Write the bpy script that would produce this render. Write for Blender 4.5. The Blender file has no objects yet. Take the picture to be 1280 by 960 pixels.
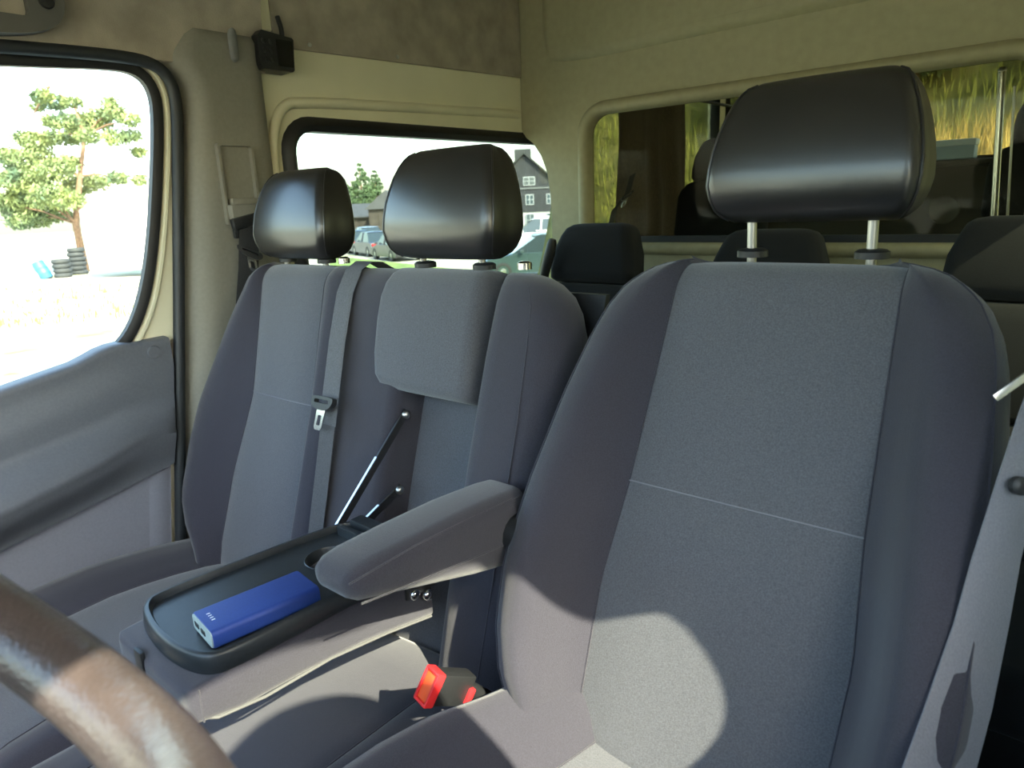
import bpy, bmesh, math, random
from mathutils import Vector, Matrix
random.seed(7)
S = bpy.context.scene
COL = S.collection

# ------------------------------------------------------------------ camera, sky, sun, exposure
OFF = Vector((0.765, 0.0, 1.9))            # camera position: everything below is written relative to it
FPX = 870.0
psi, pit, rol = math.radians(40.6), math.radians(14.5), math.radians(2.5)
F_ = Vector((-math.sin(psi)*math.cos(pit), math.cos(psi)*math.cos(pit), -math.sin(pit)))
R0 = Vector((math.cos(psi), math.sin(psi), 0)); U0 = R0.cross(F_)
R_ = R0*math.cos(rol) - U0*math.sin(rol); U_ = U0*math.cos(rol) + R0*math.sin(rol)
cam = bpy.data.cameras.new('camera'); cam.sensor_width = 36; cam.lens = FPX/1280*36
cam.clip_start = 0.02; cam.clip_end = 600
cam.dof.use_dof = True; cam.dof.focus_distance = 1.25; cam.dof.aperture_fstop = 8.0
co = bpy.data.objects.new('camera', cam); COL.objects.link(co)
m3 = Matrix((R_, U_, -F_)).transposed()
co.matrix_world = Matrix.Translation(OFF) @ m3.to_4x4()
S.camera = co

SUN_AZ, SUN_EL = math.radians(75), math.radians(40)     # azimuth from the van's nose towards the driver's side
sd = Vector((math.sin(SUN_AZ)*math.cos(SUN_EL), -math.cos(SUN_AZ)*math.cos(SUN_EL), math.sin(SUN_EL)))
world = bpy.data.worlds.new('sky'); S.world = world; world.use_nodes = True
wn = world.node_tree.nodes; wl = world.node_tree.links
bgn = wn['Background']
sky = wn.new('ShaderNodeTexSky'); sky.sky_type = 'NISHITA'; sky.sun_disc = False
sky.sun_elevation = SUN_EL; sky.sun_rotation = math.atan2(sd.x, sd.y)
sky.air_density = 1.3; sky.dust_density = 2.5; sky.ozone_density = 1.0
wl.new(sky.outputs[0], bgn.inputs[0]); bgn.inputs[1].default_value = 0.33
sun = bpy.data.lights.new('sun', 'SUN'); sun.energy = 5.6; sun.angle = math.radians(0.6); sun.color = (1.0, 0.88, 0.68)
so = bpy.data.objects.new('sun', sun); COL.objects.link(so)
so.rotation_euler = (-sd).to_track_quat('-Z', 'Y').to_euler(); so.location = OFF + sd*20
S.view_settings.view_transform = 'Standard'; S.view_settings.look = 'None'
S.view_settings.exposure = 2.08; S.view_settings.gamma = 1.0; S.view_settings.use_curve_mapping = False

# ------------------------------------------------------------------ pixel -> point helpers (relative coordinates)
def ray(u, v): return F_ + R_*((u-640)/FPX) - U_*((v-480)/FPX)
def AX(u, v, x): d = ray(u, v); return d*(x/d.x)
def AY(u, v, y): d = ray(u, v); return d*(y/d.y)
def AZ(u, v, z): d = ray(u, v); return d*(z/d.z)
def AD(u, v, Z): return ray(u, v)*Z

# ------------------------------------------------------------------ materials
MATS = {}
def nt(name):
    m = bpy.data.materials.new(name); m.use_nodes = True
    n = m.node_tree.nodes; l = m.node_tree.links
    return m, n, l, n['Principled BSDF']
def mat(name, col, rough=0.6, var=0.0, scale=60, bump=0.0, bscale=None, metal=0.0, spec=0.5, sheen=0.0, col2=None, detail=3, coat=0.0):
    if name in MATS: return MATS[name]
    m, n, l, b = nt(name)
    b.inputs['Base Color'].default_value = (*col, 1); b.inputs['Roughness'].default_value = rough
    b.inputs['Metallic'].default_value = metal; b.inputs['Specular IOR Level'].default_value = spec
    if sheen: b.inputs['Sheen Weight'].default_value = sheen; b.inputs['Sheen Roughness'].default_value = 0.5
    if coat: b.inputs['Coat Weight'].default_value = coat; b.inputs['Coat Roughness'].default_value = 0.15
    if var or col2 or bump:
        tc = n.new('ShaderNodeTexCoord')
        no = n.new('ShaderNodeTexNoise'); no.inputs['Scale'].default_value = scale; no.inputs['Detail'].default_value = detail
        l.new(tc.outputs['Object'], no.inputs['Vector'])
        if var or col2:
            rp = n.new('ShaderNodeValToRGB')
            a = tuple(c*(1-var) for c in col); c2 = col2 if col2 else tuple(min(1, c*(1+var)) for c in col)
            rp.color_ramp.elements[0].position = 0.32; rp.color_ramp.elements[1].position = 0.68
            rp.color_ramp.elements[0].color = (*a, 1); rp.color_ramp.elements[1].color = (*c2, 1)
            l.new(no.outputs['Fac'], rp.inputs['Fac']); l.new(rp.outputs['Color'], b.inputs['Base Color'])
        if bump:
            n2 = no
            if bscale:
                n2 = n.new('ShaderNodeTexNoise'); n2.inputs['Scale'].default_value = bscale; n2.inputs['Detail'].default_value = 2
                l.new(tc.outputs['Object'], n2.inputs['Vector'])
            bp = n.new('ShaderNodeBump'); bp.inputs['Strength'].default_value = bump; bp.inputs['Distance'].default_value = 0.002
            l.new(n2.outputs['Fac'], bp.inputs['Height']); l.new(bp.outputs['Normal'], b.inputs['Normal'])
    MATS[name] = m; return m
def glass(name, tint=(0.9, 0.95, 0.93), rough=0.0, refl=1.0):
    if name in MATS: return MATS[name]
    m, n, l, b = nt(name); n.remove(b)
    out = n['Material Output']
    tr = n.new('ShaderNodeBsdfTransparent'); tr.inputs[0].default_value = (*tint, 1)
    gl = n.new('ShaderNodeBsdfGlossy'); gl.inputs['Roughness'].default_value = rough
    lw = n.new('ShaderNodeLayerWeight'); lw.inputs['Blend'].default_value = 0.5
    pw = n.new('ShaderNodeMath'); pw.operation = 'POWER'; pw.inputs[1].default_value = 4.0
    ma = n.new('ShaderNodeMath'); ma.operation = 'MULTIPLY_ADD'; ma.inputs[1].default_value = 0.85*refl; ma.inputs[2].default_value = 0.035*refl
    l.new(lw.outputs['Facing'], pw.inputs[0]); l.new(pw.outputs[0], ma.inputs[0])
    mx = n.new('ShaderNodeMixShader')
    l.new(ma.outputs[0], mx.inputs[0]); l.new(tr.outputs[0], mx.inputs[1]); l.new(gl.outputs[0], mx.inputs[2])
    l.new(mx.outputs[0], out.inputs[0]); MATS[name] = m; return m

fab_l = mat('fabric_panel', (0.095, 0.098, 0.115), 0.95, 0.22, 520, 0.35, 900, sheen=0.35)
fab_d = mat('fabric_bolster', (0.037, 0.035, 0.050), 0.95, 0.16, 600, 0.30, 950, sheen=0.30)
fab_k = mat('fabric_black', (0.009, 0.010, 0.013), 0.95, 0.2, 500, 0.3, 900, sheen=0.05)
leather = mat('vinyl_black', (0.014, 0.0132, 0.013), 0.31, 0.08, 30, 0.08, 700, spec=0.9, coat=0.2)
stitch = mat('stitching', (0.20, 0.20, 0.23), 0.9)
plas_k = mat('plastic_black', (0.018, 0.019, 0.021), 0.45, 0.1, 200, 0.1, 600)
plas_tray = mat('plastic_tray', (0.021, 0.025, 0.029), 0.36, 0.1, 200, 0.08, 900)
rubber = mat('rubber_black', (0.012, 0.012, 0.013), 0.55)
plas_g = mat('plastic_grey', (0.20, 0.20, 0.20), 0.6, 0.05, 90, 0.10, 700)
plas_door = mat('door_plastic', (0.125, 0.132, 0.152), 0.48, 0.06, 200, 0.12, 900)
plas_lo = mat('door_lower_plastic', (0.22, 0.225, 0.275), 0.6, 0.04, 200, 0.1, 900)
pillar_m = mat('pillar_plastic', (0.25, 0.235, 0.195), 0.6, 0.05, 120, 0.12, 800)
cream = mat('cream_paint', (0.82, 0.77, 0.56), 0.35, 0.03, 6)
felt = mat('felt_lining', (0.40, 0.345, 0.27), 1.0, 0.16, 14, 0.4, 500, col2=(0.47, 0.41, 0.325), detail=8)
bulk = mat('bulkhead_plastic', (0.37, 0.34, 0.205), 0.6, 0.05, 40, 0.15, 600)
chrome = mat('chrome', (0.75, 0.75, 0.76), 0.18, metal=1.0)
steel = mat('brushed_steel', (0.55, 0.55, 0.54), 0.32, metal=1.0)
blackmetal = mat('black_metal', (0.02, 0.02, 0.022), 0.35, spec=0.6)
webbing = mat('belt_webbing', (0.12, 0.12, 0.13), 0.85, 0.2, 420, 0.35, 700)
webbing_d = mat('belt_webbing_dark', (0.03, 0.03, 0.032), 0.85, 0.2, 420, 0.35, 700)
webbing_p = mat('belt_webbing_pale', (0.20, 0.20, 0.235), 0.8, 0.08, 420, 0.3, 700, sheen=0.3)
floor_m = mat('floor_mat', (0.035, 0.04, 0.05), 0.9, 0.3, 120, 0.4, 300)
roof_m = mat('roof_lining', (0.40, 0.36, 0.28), 1.0, 0.12, 20, 0.3, 400)
outer_m = mat('van_outer_paint', (0.65, 0.66, 0.66), 0.3)
clear = glass('clear_glass', (0.90, 0.94, 0.92))
side_gl = glass('side_glass', (0.60, 0.66, 0.64))
tint = glass('tinted_glass', (0.42, 0.45, 0.38))
part_gl = glass('partition_glass', (0.84, 0.84, 0.78), refl=0.15)

# ------------------------------------------------------------------ object helpers
BASE = {}
def props(o, label=None, cat=None, group=None, kind=None):
    if label: o['label'] = label
    if cat: o['category'] = cat
    if group: o['group'] = group
    if kind: o['kind'] = kind
    return o
def thing(name, base, label=None, cat=None, group=None, kind=None):
    o = bpy.data.objects.new(name, None); COL.objects.link(o); o.empty_display_size = 0.05
    b = Vector(base); o.location = b + OFF; BASE[o.name] = b
    return props(o, label, cat, group, kind)
def obj(name, geo, m, parent=None, smooth=True, label=None, cat=None, group=None, kind=None, base=None, sub=0, angle=50):
    vs, fs = geo[0], geo[1]
    vs = [Vector(v) for v in vs]
    if parent is not None: b = BASE[parent.name]
    elif base is not None: b = Vector(base)
    else:
        xs = [v.x for v in vs]; ys = [v.y for v in vs]; zs = [v.z for v in vs]
        b = Vector(((min(xs)+max(xs))/2, (min(ys)+max(ys))/2, min(zs)))
    me = bpy.data.meshes.new(name)
    me.from_pydata([tuple(v-b) for v in vs], [], [tuple(f) for f in fs])
    bm = bmesh.new(); bm.from_mesh(me)
    bmesh.ops.remove_doubles(bm, verts=bm.verts, dist=1e-6)
    bmesh.ops.recalc_face_normals(bm, faces=bm.faces)
    bm.to_mesh(me); bm.free()
    me.materials.append(m)
    if smooth:
        me.polygons.foreach_set('use_smooth', [True]*len(me.polygons))
        me.set_sharp_from_angle(angle=math.radians(angle))
    o = bpy.data.objects.new(name, me); COL.objects.link(o)
    if parent is not None: o.parent = parent
    else: o.location = b + OFF
    BASE[o.name] = b
    if sub:
        md = o.modifiers.new('smooth', 'SUBSURF'); md.levels = sub; md.render_levels = sub
    return props(o, label, cat, group, kind)
def join(*gs):
    V, Fc = [], []
    for g in gs:
        k = len(V); V += list(g[0]); Fc += [tuple(i+k for i in f) for f in g[1]]
    return V, Fc
def xf(g, M): return [M @ Vector(v) for v in g[0]], g[1]
def bmgeo(bm):
    bm.verts.index_update(); r = ([v.co.copy() for v in bm.verts], [tuple(v.index for v in f.verts) for f in bm.faces]); bm.free(); return r
def box(x0, x1, y0, y1, z0, z1, bev=0.0, seg=2):
    bm = bmesh.new(); bmesh.ops.create_cube(bm, size=1)
    for v in bm.verts:
        v.co = Vector((x0 if v.co.x < 0 else x1, y0 if v.co.y < 0 else y1, z0 if v.co.z < 0 else z1))
    if bev: bmesh.ops.bevel(bm, geom=bm.edges[:], offset=bev, segments=seg, profile=0.6, affect='EDGES')
    return bmgeo(bm)
def obox(c, ax, ay, az, hx, hy, hz, bev=0.0):
    g = box(-hx, hx, -hy, hy, -hz, hz, bev)
    M = Matrix((Vector(ax).normalized(), Vector(ay).normalized(), Vector(az).normalized())).transposed().to_4x4(); M.translation = Vector(c)
    return xf(g, M)
def tube(path, r, n=8, closed=False, cap=True):
    P = [Vector(p) for p in path]; rings = []
    rr = r if isinstance(r, (list, tuple)) else [r]*len(P)
    prev = None
    for i, p in enumerate(P):
        if closed: t = (P[(i+1) % len(P)] - P[i-1]).normalized()
        else: t = (P[min(i+1, len(P)-1)] - P[max(i-1, 0)]).normalized()
        if prev is None:
            a = Vector((0, 0, 1)) if abs(t.z) < 0.9 else Vector((1, 0, 0)); nx = t.cross(a).normalized()
        else: nx = (prev - t*prev.dot(t)).normalized()
        prev = nx; ny = t.cross(nx)
        rings.append([p + (nx*math.cos(2*math.pi*k/n) + ny*math.sin(2*math.pi*k/n))*rr[i] for k in range(n)])
    return loft(rings, loop=closed, cap0=cap and not closed, cap1=cap and not closed)
def loft(rings, loop=False, cap0=True, cap1=True):
    n = len(rings[0]); V = [v for r in rings for v in r]; Fc = []
    R = len(rings)
    for i in range(R if loop else R-1):
        for j in range(n):
            a = i*n+j; b = i*n+(j+1) % n; i2 = (i+1) % R
            Fc.append((a, b, i2*n+(j+1) % n, i2*n+j))
    if cap0: Fc.append(tuple(reversed(range(n))))
    if cap1: Fc.append(tuple((R-1)*n+k for k in range(n)))
    return V, Fc
def loft_split(rings, cls, cap0=None, cap1=None):
    """loft cut into pieces: cls(row, col) -> piece name"""
    n = len(rings[0]); out = {}
    def add(nm, pts):
        V, Fc = out.setdefault(nm, ([], [])); k = len(V); V += pts; Fc.append(tuple(range(k, k+len(pts))))
    for i in range(len(rings)-1):
        for j in range(n):
            nm = cls(i, j)
            if nm: add(nm, [rings[i][j], rings[i][(j+1) % n], rings[i+1][(j+1) % n], rings[i+1][j]])
    if cap0: add(cap0, list(reversed(rings[0])))
    if cap1: add(cap1, list(rings[-1]))
    return out
def sheet(rows):
    n = len(rows[0]); V = [v for r in rows for v in r]; Fc = []
    for i in range(len(rows)-1):
        for j in range(n-1): Fc.append((i*n+j, i*n+j+1, (i+1)*n+j+1, (i+1)*n+j))
    return V, Fc
def slab(rows, off):
    """sheet of points given thickness by the vector off"""
    off = Vector(off); n = len(rows[0]); R = len(rows)
    rings = [[Vector(p) for p in r] + [Vector(p)+off for p in reversed(r)] for r in rows]
    return loft(rings)
def plate(outer, holes, f, th):
    """flat plate with holes; outlines are 2D loops, f(a,b,d) maps to space, th thickness along d"""
    bm = bmesh.new(); loops = [outer]+list(holes); allE = []
    for lp in loops:
        vs = [bm.verts.new((a, b, 0)) for a, b in lp]
        allE += [bm.edges.new((vs[i], vs[(i+1) % len(vs)])) for i in range(len(vs))]
    bmesh.ops.triangle_fill(bm, use_beauty=True, use_dissolve=False, edges=allE)
    bm.verts.index_update()
    V = [v.co.copy() for v in bm.verts]; Fc = [tuple(v.index for v in fc.verts) for fc in bm.faces]; bm.free()
    n = len(V); out = [f(v.x, v.y, 0) for v in V] + [f(v.x, v.y, th) for v in V]
    faces = list(Fc) + [tuple(i+n for i in reversed(fc)) for fc in Fc]
    k = 0
    for lp in loops:
        L = len(lp)
        for i in range(L):
            a = k+i; b = k+(i+1) % L; faces.append((a, b, b+n, a+n))
        k += L
    return out, faces
def rr2(x0, x1, y0, y1, r, n=6):
    pts = []
    for cx, cy, a0 in ((x1-r, y0+r, -90), (x1-r, y1-r, 0), (x0+r, y1-r, 90), (x0+r, y0+r, 180)):
        for k in range(n+1):
            a = math.radians(a0+90*k/n); pts.append((cx+r*math.cos(a), cy+r*math.sin(a)))
    return pts
def offs(lp, d):
    """offset a 2D loop outwards (ccw loop, d>0 grows)"""
    L = len(lp); out = []
    ar = sum(lp[i][0]*lp[(i+1) % L][1]-lp[(i+1) % L][0]*lp[i][1] for i in range(L))
    s = 1 if ar > 0 else -1
    for i in range(L):
        a, b, c = Vector(lp[i-1]), Vector(lp[i]), Vector(lp[(i+1) % L])
        n1 = Vector(((b-a).y, -(b-a).x)).normalized(); n2 = Vector(((c-b).y, -(c-b).x)).normalized()
        nn = (n1+n2); nn = nn/max(0.4, nn.length_squared/2) if nn.length > 1e-6 else n1
        p = b+nn*d*s; out.append((p.x, p.y))
    return out
def band(lp0, lp1, f, d0, d1, back=None):
    """strip ring between two loops (same count), optional thickness"""
    A = [f(a, b, d0) for a, b in lp0]; B = [f(a, b, d1) for a, b in lp1]
    rings = [A, B]
    if back is not None: rings = [[f(a, b, back) for a, b in lp0], A, B, [f(a, b, back) for a, b in lp1]]
    return loft(rings, loop=back is not None, cap0=False, cap1=False)
def smooth_poly(pts, it=2, closed=True):
    P = [Vector(p) for p in pts]
    for _ in range(it):
        Q = []
        for i in range(len(P) if closed else len(P)-1):
            a, b = P[i], P[(i+1) % len(P)]; Q += [a*0.75+b*0.25, a*0.25+b*0.75]
        if not closed: Q = [P[0]]+Q+[P[-1]]
        P = Q
    return [tuple(p) for p in P]
def interp(tab, x):
    if x <= tab[0][0]: return tab[0][1]
    for (a, va), (b, vb) in zip(tab, tab[1:]):
        if x <= b:
            t = (x-a)/(b-a); return va+(vb-va)*t
    return tab[-1][1]
def sstep(a, b, x):
    t = max(0, min(1, (x-a)/(b-a))); return t*t*(3-2*t)
def sphere(c, r, n=10, m=6, sc=(1, 1, 1)):
    c = Vector(c); rings = []
    for i in range(1, m):
        a = math.pi*i/m
        rings.append([c+Vector((r*sc[0]*math.sin(a)*math.cos(2*math.pi*k/n), r*sc[1]*math.sin(a)*math.sin(2*math.pi*k/n), r*sc[2]*math.cos(a))) for k in range(n)])
    return loft(rings)
def cyl(a, b, r, n=12): return tube([a, b], r, n)
def lathe(c, axis, prof, n=24, cap0=True):
    """profile (r, h) turned about axis at c"""
    ax = Vector(axis).normalized(); t = Vector((0, 0, 1)) if abs(ax.z) < 0.9 else Vector((1, 0, 0))
    e1 = ax.cross(t).normalized(); e2 = ax.cross(e1); c = Vector(c)
    rings = [[c+ax*h+(e1*math.cos(2*math.pi*k/n)+e2*math.sin(2*math.pi*k/n))*max(r, 1e-4) for k in range(n)] for r, h in prof]
    return loft(rings, cap0=cap0)

# ================================================================== THE VAN SHELL
XW = -1.66          # passenger side inner wall
XR = 0.18           # driver side inner wall
YB = 2.05           # bulkhead
YR = 4.40           # rear doors
ZF, ZC = -1.12, 0.82
GZ = -1.9           # ground beside the van
fX = lambda xs: (lambda a, b, d: Vector((xs+d, a, b)))   # plate loops in (y, z)
fY = lambda ys: (lambda a, b, d: Vector((a, ys+d, b)))   # plate loops in (x, z)

obj('floor', box(XW-0.06, XR+0.06, -0.75, YR, ZF-0.05, ZF), floor_m, kind='structure', label='dark rubber van floor under the seats', smooth=False)
rows = []
for y in (-0.36, 0.0, 0.6, 1.2, 2.0, 3.0, 4.4):
    zt = ZC if y > 0.3 else (0.62 if y > -0.1 else 0.45)
    rows.append([Vector((XW-0.03+(XR-XW+0.06)*k/12, y, zt + (0.04*math.sin(math.pi*k/12)))) for k in range(13)])
obj('ceiling', slab(rows, (0, 0, 0.04)), roof_m, kind='structure', label='beige felt roof lining above the cab')

# --- passenger side wall behind the B pillar
W1 = rr2(1.075, 2.42, -0.33, 0.19, 0.075)
W1 = [(y, z + 0.0) for y, z in W1]
WA = rr2(1.075, 2.40, -0.36, 0.236, 0.085)      # window opening by the cab
WB = rr2(2.47, 3.68, -0.36, 0.56, 0.07)   # rear compartment windows
WC = rr2(3.79, 4.28, -0.36, 0.56, 0.07)
wallL = thing('wall_left', (XW, 2.5, ZF), 'cream painted van side with a rubber sealed window', kind='structure')
outer = [(0.60, ZF), (YR, ZF), (YR, ZC), (0.55, ZC), (0.55, 0.345), (0.78, 0.345), (0.806, 0.30), (0.806, 0.25), (0.644, -0.786)]
obj('side_panel', plate(outer, [WA, WB, WC], fX(XW), -0.05), cream, wallL, angle=30)
# pressed bead above the window
bead = [Vector((XW+0.004, y, z)) for y, z in [(1.035, -0.3), (1.035, 0.12), (1.045, 0.20), (1.075, 0.262), (1.13, 0.282), (2.03, 0.305)]]
obj('pressed_bead', tube(smooth_poly(bead, 2, False), 0.014, 8), cream, wallL)
# felt panel on the upper wall with rivets
pa, pb = AX(352, 58, XW+0.01), AX(653, 98.5, XW+0.01)
fp = [(1.075, 0.403), (YB-0.005, 0.426), (YB-0.005, ZC), (1.075, ZC)]
fpan = obj('felt_panel', plate(fp, [], fX(XW+0.012), -0.010), felt, wallL, smooth=False)
for u, v in ((387, 56), (497, 71)):
    p = AX(u, v, XW+0.013); obj('rivet', sphere(p, 0.006, 10, 6, (0.5, 1, 1)), steel, fpan)
# dark smudge on the felt
obj('felt_strip', box(XW, XW+0.006, 1.02, 1.075, 0.44, ZC), cream, wallL, smooth=False)

def seal_window(name, loop, x, gl, lab, sealw=0.038, depth=0.02):
    w = thing(name, (x, loop[0][0], min(b for a, b in loop)), lab, kind='structure')
    inn = offs(loop, -sealw*0.75); out = offs(loop, sealw*0.25)
    ring = [[fX(x)(a, b, -0.03) for a, b in inn], [fX(x)(a, b, depth*0.5) for a, b in inn], [fX(x)(a, b, depth) for a, b in offs(loop, -sealw*0.35)],
            [fX(x)(a, b, depth*0.7) for a, b in loop], [fX(x)(a, b, 0.0) for a, b in out]]
    obj('rubber_seal', loft(ring, cap0=False, cap1=False), rubber, w)
    obj('pane', plate(offs(loop, -sealw*0.6), [], fX(x-0.022), -0.004), gl, w, smooth=False)
    return w
seal_window('window_1', WA, XW, side_gl, 'side window with thick black rubber seal beside the felt panel')
seal_window('window_2', WB, XW, tint, 'tinted rear side window half covered by the brown curtain', 0.02)
seal_window('window_3', WC, XW, tint, 'narrow tinted rear side window next to the rear doors', 0.02)

# --- upper front side (cantrail) above the passenger door, felt
rows = []
for y in (-0.75, -0.3, 0.2, 0.6, 0.8, 1.03):
    zb = 0.335
    if y < 0: zb = 0.335 + (y)*0.55
    top = interp([(-0.75, 0.05), (-0.36, 0.47), (0, 0.64), (0.3, 0.84), (2, 0.84)], y)
    rows.append([Vector((XW+0.028+k*k*0.01, y, zb+(top-zb)*k/4)) for k in range(5)])
trim1 = obj('trim_1', slab(rows, (-0.02, 0, 0)), felt, kind='structure', label='grey felt lining above the passenger door')

# --- B pillar trim
pil = thing('trim_2', (XW, 0.85, ZF), 'grey plastic pillar cover with a coat hook and belt slider', kind='structure')
def ysl(z): return 0.635 + (z+0.786)*0.156            # rear edge of the door opening
rows = []
for z in [ZF, -0.9, -0.7, -0.5, -0.3, -0.1, 0.1, 0.25, 0.29, 0.31, 0.33, 0.345, 0.36, 0.38, 0.395, 0.410]:
    y0 = ysl(z)+0.020
    if z > 0.25: y0 = 0.817 - 0.034*sstep(0.29, 0.335, z) + 0.036*sstep(0.345, 0.41, z)
    y1 = 1.015
    r = []
    for k in range(11):
        t = k/10; y = y0+(y1-y0)*t
        x = XW+0.045*min(1, math.sin(min(1, t/0.22)*math.pi/2))+0.002
        if t > 0.93: x -= 0.015
        if z > 0.405: x -= 0.012
        r.append(Vector((x, y, z)))
    rows.append(r)
obj('pillar_cover', slab(rows, (-0.04, 0, 0)), pillar_m, pil)
hk = AX(290, 57, XW+0.05)
obj('coat_hook', loft([[hk+Vector((0.012*s, 0.012*math.cos(a)*w, dz+0.003*math.sin(a))) for a, s in [(2*math.pi*k/10, 0.5+0.5*math.sin(2*math.pi*k/10)) for k in range(10)]] for dz, w in ((-0.033, 0.4), (-0.03, 0.8), (-0.015, 1), (0.02, 1), (0.03, 0.8), (0.033, 0.4))]), plas_g, pil)
# belt height slider: raised frame with recessed plate and slide block
a, b = AX(264, 180, XW+0.048), AX(310, 285, XW+0.048)
y0, y1, z0, z1 = 0.862, 0.952, -0.02, 0.165
fr_out = rr2(y0, y1, z0, z1, 0.006, 3); fr_in = rr2(y0+0.006, y1-0.006, z0+0.006, z1-0.006, 0.005, 3)
obj('slider_frame', plate(fr_out, [fr_in], fX(XW+0.060), -0.018), pillar_m, pil)
obj('slider_plate', box(XW+0.045, XW+0.0475, y0+0.006, y1-0.006, z0+0.006, z1-0.006), pillar_m, pil, smooth=False)
obj('slider_block', join(box(XW+0.046, XW+0.080, y0+0.004, y1-0.002, -0.008, 0.026, 0.005), box(XW+0.046, XW+0.070, y0+0.014, y1-0.012, 0.026, 0.040, 0.003)), pillar_m, pil)

# --- black body seal round the passenger door opening
sp = [Vector((XW+0.022, ysl(z)+0.006, z)) for z in (ZF, -0.786, -0.5, -0.2, 0.05, 0.2)]
sp += [Vector((XW+0.024, y, z)) for y, z in ((0.800, 0.27), (0.788, 0.305), (0.765, 0.325), (0.72, 0.334), (0.6, 0.332), (0.4, 0.322), (0.1, 0.31), (-0.2, 0.22), (-0.6, -0.1))]
obj('trim_3', tube(smooth_poly(sp, 2, False), 0.0135, 8), mat('seal_grey_black', (0.022, 0.026, 0.030), 0.5), kind='structure', label='black rubber seal round the passenger door opening')

# --- passenger door
door = thing('door_1', (XW, 0.2, ZF), 'grey plastic lined passenger door with a framed window', kind='structure')
gp = [AX(u, v, XW-0.005) for u, v in ((60, 85), (130, 87), (165, 92), (184, 110), (190, 145), (188, 230), (183, 310), (173, 372), (155, 418), (130, 440), (100, 455), (50, 470), (0, 484))]
GL = [(p.y, p.z) for p in gp] + [(0.0, -0.36), (-0.55, -0.42), (-0.60, -0.36), (-0.25, 0.14), (-0.10, 0.25), (0.05, 0.275), (0.35, 0.287)]
GL = smooth_poly(GL, 2)
obj('window_pane', plate(offs(GL, 0.004), [], fX(XW-0.006), -0.004), clear, door, smooth=False)
f1 = fX(XW)
s0, s1, s2, s3 = GL, offs(GL, 0.010), offs(GL, 0.020), offs(GL, 0.026)
obj('window_seal', loft([[f1(a, b, -0.012) for a, b in s0], [f1(a, b, 0.006) for a, b in s0], [f1(a, b, 0.012) for a, b in s1], [f1(a, b, 0.010) for a, b in s2], [f1(a, b, -0.002) for a, b in s3]], cap0=False, cap1=False), rubber, door)
# cream frame of the door: plate with the window cut out
dout = [(ysl(-0.9)+0.008, -1.05), (ysl(-0.5)+0.008, -0.5), (ysl(0.0)+0.008, 0.0), (ysl(0.24)+0.008, 0.24), (0.797, 0.300), (0.77, 0.332), (0.70, 0.345), (0.4, 0.340), (0.05, 0.325), (-0.13, 0.29), (-0.33, 0.17), (-0.70, -0.36), (-0.74, -1.05)]
obj('door_frame', plate(dout, [offs(GL, 0.018)], fX(XW+0.001), -0.03), cream, door, smooth=False)
fl = [offs(GL, 0.024), offs(GL, 0.030), offs(GL, 0.036), offs(GL, 0.040)]
obj('frame_lip', loft([[f1(a, b, d) for a, b in lp] for lp, d in zip(fl, (0.001, 0.009, 0.009, 0.001))], cap0=False, cap1=False), cream, door)
# sculpted upper door panel
def zs(y): return interp([(-0.7, -0.43), (0.0, -0.367), (0.36, -0.312), (0.50, -0.286), (0.545, -0.268), (0.585, -0.258), (0.62, -0.264), (0.72, -0.262)], y)
def zl(y): return -0.561+(y-0.658)*0.186
rows = []
NZ = 40
for i in range(57):
    y = -0.70 + i*(1.395)/56
    r = []
    for k in range(NZ+1):
        t = max(0, (k-3)/(NZ-3)); z = zs(y)+(zl(y)-zs(y))*t - (0, 0.0005, 0.002, 0.006)[min(k, 3)]*(1-t)
        ye = min(y, ysl(z)-0.012) if i == 56 else min(y, ysl(z)-0.012)
        amp = interp([(-0.7, 0.085), (0.30, 0.080), (0.48, 0.055), (0.60, 0.026), (0.70, 0.008)], y)
        c = 0.50 - 0.02*sstep(0.3, 0.65, y)
        bulge = amp*(0.22*sstep(0.08, 0.30, t) + 0.78*sstep(0.42, 0.64, t))*(1-0.85*sstep(0.72, 1.0, t))
        dip = -0.010*sstep(0.2, 0.38, t)*(1-sstep(0.42, 0.55, t))*sstep(0.66, 0.4, y) if False else 0
        ridge = 0.007*math.exp(-((t-0.67)/0.03)**2)*sstep(0.68, 0.5, y); sill = ridge+(0.0, 0.018, 0.031, 0.036)[min(k, 3)]
        r.append(Vector((XW-0.004+sill+bulge+dip, ye, z)))
    rows.append(r)
obj('upper_panel', slab(rows, (-0.012, 0, 0)), plas_door, door, angle=70)
pk = AX(193, 440, XW+0.0345)
obj('screw_cap', lathe(pk, (1, 0, 0), [(0.0, 0.002), (0.013, 0.0016), (0.0142, -0.001), (0.015, -0.004)], 20), plas_door, door)
lk = AX(117, 452, XW+0.016)
obj('lock_pin', lathe(lk+Vector((0, 0, -0.012)), (0, 0, 1), [(0.011, 0), (0.010, 0.006), (0.0045, 0.008), (0.0045, 0.014), (0.006, 0.018), (0.006, 0.026), (0.003, 0.029)], 14), plas_k, door)
rows = [[Vector((XW+0.018, min(y, ysl(zl(y)+(-1.04-zl(y))*k/8)-0.013), zl(y)+0.006+(-1.04-zl(y))*k/8)) for k in range(9)] for y in [-0.7+i*1.395/24 for i in range(25)]]
obj('lower_panel', slab(rows, (-0.012, 0, 0)), plas_lo, door)
rows = [[Vector((XW+0.022 if 0 < j < 3 else XW+0.018, ysl(z)-0.065+0.016*j, z)) for j in range(4)] for z in (-0.572, -0.7, -0.85, -1.04)]
obj('edge_rib', slab(rows, (-0.006, 0, 0)), plas_lo, door)
hp = AX(2, 655, XW+0.075)
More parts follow.
